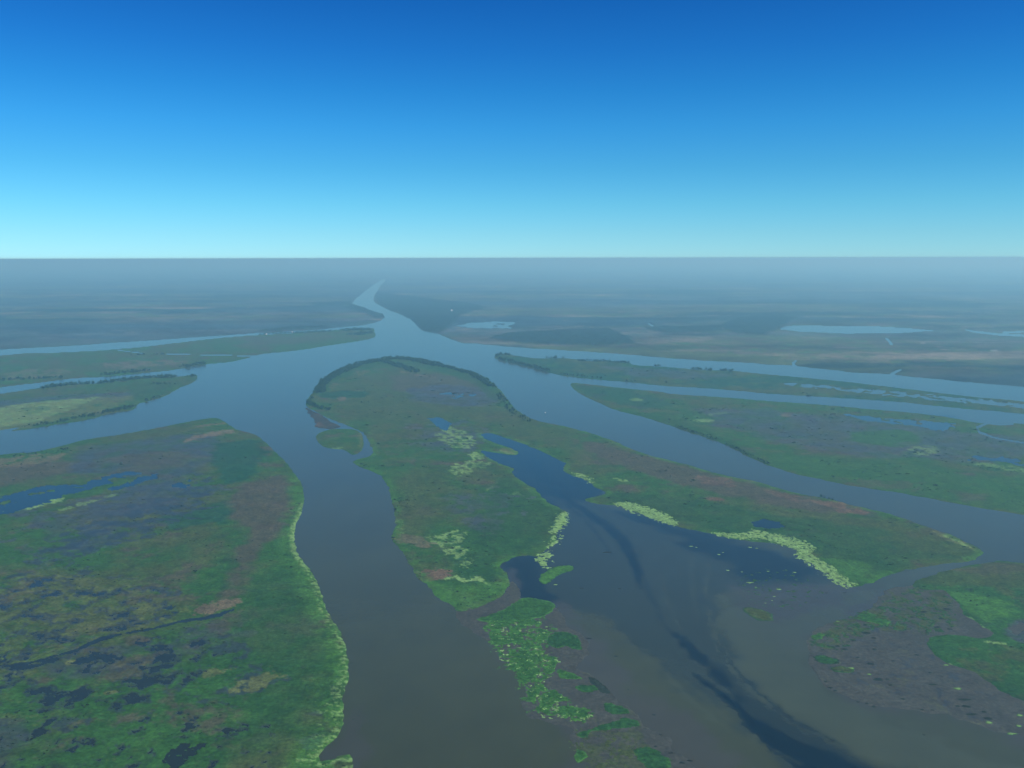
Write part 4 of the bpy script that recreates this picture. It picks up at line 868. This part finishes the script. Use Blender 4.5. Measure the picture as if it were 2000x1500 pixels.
MATS = [
 ('broad green floating plant mat with a ragged lime lower edge', [(932, 1210), (975, 1194), (1005, 1176), (1025, 1167), (1060, 1172), (1083, 1180), (1076, 1195), (1050, 1208), (1010, 1213), (960, 1216)], GREEN, BRIGHT),
 ('rounded dark green floating plant mat notched on its lower side', [(1068, 1250), (1085, 1235), (1110, 1234), (1130, 1249), (1137, 1269), (1120, 1268), (1105, 1262), (1085, 1266), (1074, 1260)], DEEP, GREEN),
 ('small pointed green floating mat beside the plant belt', [(1090, 1308), (1110, 1312), (1137, 1326), (1115, 1326), (1095, 1325)], GREEN, BRIGHT),
 ('thin dark green floating mat with a lime fleck', [(1125, 1340), (1150, 1338), (1168, 1345), (1150, 1353), (1130, 1348)], DEEP, GREEN),
 ('spindle-shaped dark green floating mat', [(1183, 1373), (1205, 1375), (1233, 1391), (1205, 1394), (1180, 1388)], DEEP, GREEN),
 ('long crescent-shaped dark green floating mat', [(1128, 1434), (1160, 1421), (1200, 1408), (1225, 1402), (1247, 1411), (1242, 1420), (1190, 1423), (1160, 1429), (1140, 1440)], DEEP, GREEN),
 ('dark green floating mat at the lower end of the plant belt', [(1240, 1466), (1268, 1459), (1300, 1478), (1312, 1496), (1272, 1506), (1250, 1488)], DEEP, GREEN),
 ('small oval bright green floating mat in the brown shallows', [(1122, 1472), (1132, 1464), (1146, 1476), (1135, 1487), (1124, 1482)], GREEN, BRIGHT),
 ('green floating mat in the mouth of the dark bay', [(1056, 1124), (1082, 1108), (1112, 1104), (1120, 1112), (1096, 1120), (1080, 1132), (1064, 1141), (1054, 1134)], BRIGHT, GREEN),
 ('dull green floating mat beside the grey lagoon shallows', [(1453, 1190), (1474, 1187), (1508, 1200), (1502, 1213), (1474, 1209)], OLIVE, DEEP),
 ('dark drowned weed streak beside the plant belt', [(1150, 1322), (1168, 1330), (1192, 1350), (1190, 1358), (1172, 1350), (1156, 1336)], (.02, .03, .02), (.02, .03, .02)),
 ('bright green round reed patch in the brown shallows', [(1676, 1204), (1688, 1196), (1710, 1200), (1738, 1214), (1728, 1221), (1700, 1216), (1680, 1212)], GREEN, BRIGHT),
 ('dark olive oval reed patch in the brown shallows', ell(1758, 1226, 13, 6, 8), OLIVE, DEEP),
 ('green reed patch on the western edge of the brown shallows', ell(1598, 1242, 12, 6, -10), GREEN, BRIGHT),
 ('large dark weed patch with a ragged edge on the brown shallows', ell(1612, 1288, 26, 8, 12), DEEP, (.02, .03, .02)),
 ('dark weed patch with a small green heart on the brown shallows', ell(1645, 1308, 22, 6, 4), OLIVE, DEEP),
]
for i, (label, poly, c1, c2) in enumerate(MATS):
    drift('floating_mat', label, np.array(poly), c1, c2, 600 + 13 * i, 0, 0, None, 1.2, 1.0, None, 'floating plant mats on the lagoon and shallows', 'plant mat', 2.2, .28)

def raft_mesh(seed, c_in, c_rim):
    """a small lumpy raft of plants about two metres across, thin at the rim"""
    g = np.random.default_rng(seed); seg, rings = 18, 4
    rad = 1 + .45 * np.interp(np.arange(seg), np.linspace(0, seg, 8), np.append(a_ := g.normal(0, .6, 7), a_[0]))+ g.normal(0, .12, seg)
    rad = np.clip(rad, .35, 1.9)
    V = [(0, 0, .22)]; col = [c_in]
    for r in range(1, rings + 1):
        t = r / rings
        for k in range(seg):
            a = 2 * math.pi * k / seg
            V.append((math.cos(a) * rad[k] * t, math.sin(a) * rad[k] * t, .22 + g.uniform(-.05, .08) if r < rings - 1 else (.12 if r < rings else -.5)))
            col.append(c_in if r < rings - 1 else c_rim)
    T = [(0, 1 + k, 1 + (k + 1) % seg) for k in range(seg)]
    for r in range(rings - 1):
        o0, o1 = 1 + r * seg, 1 + (r + 1) * seg
        for k in range(seg):
            k2 = (k + 1) % seg
            T += [(o0 + k, o1 + k, o1 + k2), (o0 + k, o1 + k2, o0 + k2)]
    o = mesh_np('plant_raft', V, T, M_LAND, np.array(col)); me = o.data; bpy.data.objects.remove(o)
    return me

def rafts(pts, c_in, c_rim, label, group, seed, name='plant_raft', cat='plants'):
    ms = [raft_mesh(seed + k, c_in, c_rim) for k in range(5)]
    for i, p in enumerate(pts):
        gx, gy = to_ground(p[0], p[1])
        o = bpy.data.objects.new(name, ms[i % 5]); C.objects.link(o)
        o.location = (gx, gy, random.uniform(.06, .12)); o.rotation_euler = (0, 0, 0)
        w = p[2] * math.hypot(gx, CAM_H) * 0 + p[2] * math.hypot(gy, CAM_H) / F_PX
        o.scale = (w * .5, w * .5 * (p[3] if len(p) > 3 else .55), 1)
        tag(o, label, cat, group)

rafts([(1350, 1067, 9), (1360, 1069, 5), (1404, 1083, 8), (1412, 1079, 5), (1465, 1069, 8), (1478, 1071, 6), (1421, 1114, 8), (1449, 1117, 6), (1500, 1116, 7), (1552, 1118, 7), (1465, 1138, 14), (1476, 1147, 5), (1512, 1165, 7), (1508, 1173, 5), (1521, 1151, 10), (1495, 1178, 5), (1236, 1002, 12), (1248, 1006, 8), (1085, 1142, 10)],
      LIME, LIME, 'small pale green plant raft adrift on the dark lagoon', 'pale plant rafts on the lagoon', 800)
rafts([(1847, 1299, 12), (1872, 1345, 16), (1932, 1411, 16), (1976, 1433, 22), (1990, 1418, 12), (1697, 1317, 10), (1664, 1305, 14), (1992, 1397, 14), (1636, 1214, 10)],
      LIME, BRIGHT, 'lime green plant raft on the brown shallows', 'lime plant rafts on the brown shallows', 830)
DARK = [(1689, 1221, 12), (1692, 1236, 24), (1706, 1246, 14), (1667, 1251, 12), (1660, 1229, 10), (1635, 1262, 14), (1650, 1268, 16), (1607, 1269, 10), (1700, 1297, 18), (1745, 1291, 9), (1707, 1268, 12), (1675, 1284, 10), (1715, 1327, 26), (1733, 1327, 10), (1740, 1338, 10), (1612, 1331, 9), (1622, 1343, 14), (1631, 1349, 12), (1676, 1371, 9), (1694, 1374, 9), (1706, 1380, 12), (1764, 1365, 12), (1801, 1386, 11), (1821, 1387, 9), (1824, 1337, 20, .25), (1816, 1314, 10), (1885, 1366, 36, .25), (1870, 1379, 14), (1887, 1380, 22), (1900, 1395, 26, .3), (1921, 1390, 14), (1930, 1403, 22), (1870, 1242, 14), (1855, 1229, 14), (1832, 1225, 16), (1810, 1232, 10), (1791, 1279, 12), (1840, 1208, 20), (1850, 1190, 20), (1805, 1195, 18), (1780, 1205, 14), (1805, 1435, 8)]
rafts(DARK, (.014, .022, .013), (.020, .026, .018), 'dark weed clump breaking the brown shallows', 'dark weed clumps in the shallows', 860, 'weed_clump')
rafts([(1185, 1079, 22, .3), (1210, 1149, 7), (1136, 1149, 9), (1203, 1282, 8), (1150, 1247, 12), (1276, 1282, 6), (978, 1206, 12), (1310, 1471, 9), (1332, 1490, 10), (1347, 1486, 12), (1280, 1458, 8), (1290, 1435, 6), (1650, 1158, 8), (1528, 1176, 8), (1615, 1158, 6), (1227, 1347, 5), (1277, 1396, 7)],
      (.012, .018, .014), (.014, .018, .016), 'small dark weed clump on the open lagoon', 'dark weed clumps on the lagoon', 890, 'weed_clump')
rafts([(700, 1398, 4), (690, 1405, 5), (708, 1418, 5), (687, 1295, 6, .3)], (.016, .03, .016), (.02, .03, .02), 'small dark weed clump drifting off the bright green island edge', 'dark weed clumps in the main river', 905, 'weed_clump')

# ------------------------------------------------------------------ farm buildings and a boat
M_WALL = plain('whitewash', (.78, .77, .72), .8, .06, .4); M_ROOF = plain('metal_roof', (.62, .63, .62), .5, .08, .4)
M_DARK = plain('dark_timber', (.06, .05, .045), .7, .2, 1); M_GLASS = plain('window_glass', (.03, .04, .05), .15, .1, 1)

def boxes(name, bs, mat, parent=None):
    V, Qd = [], []
    for (x0, x1, y0, y1, z0, z1) in bs:
        k = len(V)
        V += [(x0, y0, z0), (x1, y0, z0), (x1, y1, z0), (x0, y1, z0), (x0, y0, z1), (x1, y0, z1), (x1, y1, z1), (x0, y1, z1)]
        Qd += [(k, k + 3, k + 2, k + 1), (k + 4, k + 5, k + 6, k + 7), (k, k + 1, k + 5, k + 4), (k + 1, k + 2, k + 6, k + 5), (k + 2, k + 3, k + 7, k + 6), (k + 3, k, k + 4, k + 7)]
    o = mesh_np(name, V, Qd, mat, None, False); o.parent = parent
    return o

def house(px_, py_, key, L, D, H, rz, label):
    gx, gy = to_ground(px_, py_)
    z = LANDS[key].eval(np.array([gx]), np.array([gy]), np.array([4.0]))[0][0]
    root = bpy.data.objects.new('farm_house', None); C.objects.link(root)
    root.location = (gx, gy, max(z, .4)); root.rotation_euler = (0, 0, rz)
    boxes('wall', [(-L / 2, L / 2, -D / 2, D / 2, -3, H)], M_WALL, root)
    e = .7; r = D * .32
    V = [(-L / 2 - e, -D / 2 - e, H - .15), (L / 2 + e, -D / 2 - e, H - .15), (L / 2 + e, D / 2 + e, H - .15), (-L / 2 - e, D / 2 + e, H - .15), (-L / 2 - e, 0, H + r), (L / 2 + e, 0, H + r)]
    me = bpy.data.meshes.new('roof'); me.from_pydata(V, [], [(0, 1, 5, 4), (2, 3, 4, 5), (0, 4, 3), (1, 2, 5), (0, 3, 2, 1)]); me.materials.append(M_ROOF)
    ro = bpy.data.objects.new('roof', me); C.objects.link(ro); ro.parent = root
    boxes('door', [(-.6, .6, -D / 2 - .06, -D / 2 + .02, 0, 2.2)], M_DARK, root)
    for wx in (-L * .32, L * .32):
        boxes('window', [(wx - .8, wx + .8, -D / 2 - .05, -D / 2 + .02, 1.0, 2.3)], M_GLASS, root)
    tag(root, label, 'house')
house(572, 650, 'G', 18, 9, 5, .1, 'white farm house by the channel behind the wooded point')
house(519, 653, 'G', 16, 8, 4, -.2, 'smaller white farm house along the same channel bank')
house(882, 609, 'I', 16, 9, 6, .2, 'white building in the hazy woods right of the main river')

bx_, by_ = to_ground(1065, 806)
boat = bpy.data.objects.new('motor_boat', None); C.objects.link(boat); boat.location = (bx_, by_, 0); boat.rotation_euler = (0, 0, 2.4)
prof = [(-3.2, .95), (-1, 1.15), (1.2, 1.05), (2.6, .6), (3.6, .04)]
V, F = [], []
for (xx, w) in prof: V += [(xx, -w, .75), (xx, w, .75), (xx, w * .6, -.25), (xx, -w * .6, -.25)]
for i in range(len(prof) - 1):
    a, b = i * 4, i * 4 + 4
    F += [(a, b, b + 1, a + 1), (a + 1, b + 1, b + 2, a + 2), (a + 2, b + 2, b + 3, a + 3), (a + 3, b + 3, b, a)]
F += [(0, 1, 2, 3), (16, 19, 18, 17)]
me = bpy.data.meshes.new('hull'); me.from_pydata(V, [], F); me.materials.append(M_WALL)
o = bpy.data.objects.new('hull', me); C.objects.link(o); o.parent = boat
boxes('cabin', [(-.8, 1.0, -.8, .8, .72, 1.9)], M_WALL, boat); boxes('windscreen', [(1.0, 1.06, -.7, .7, 1.1, 1.75)], M_GLASS, boat); boxes('outboard_motor', [(-3.7, -3.15, -.25, .25, -.2, 1.1)], M_DARK, boat)
tag(boat, 'tiny white motor boat on the channel right of the tongue-shaped island', 'boat')
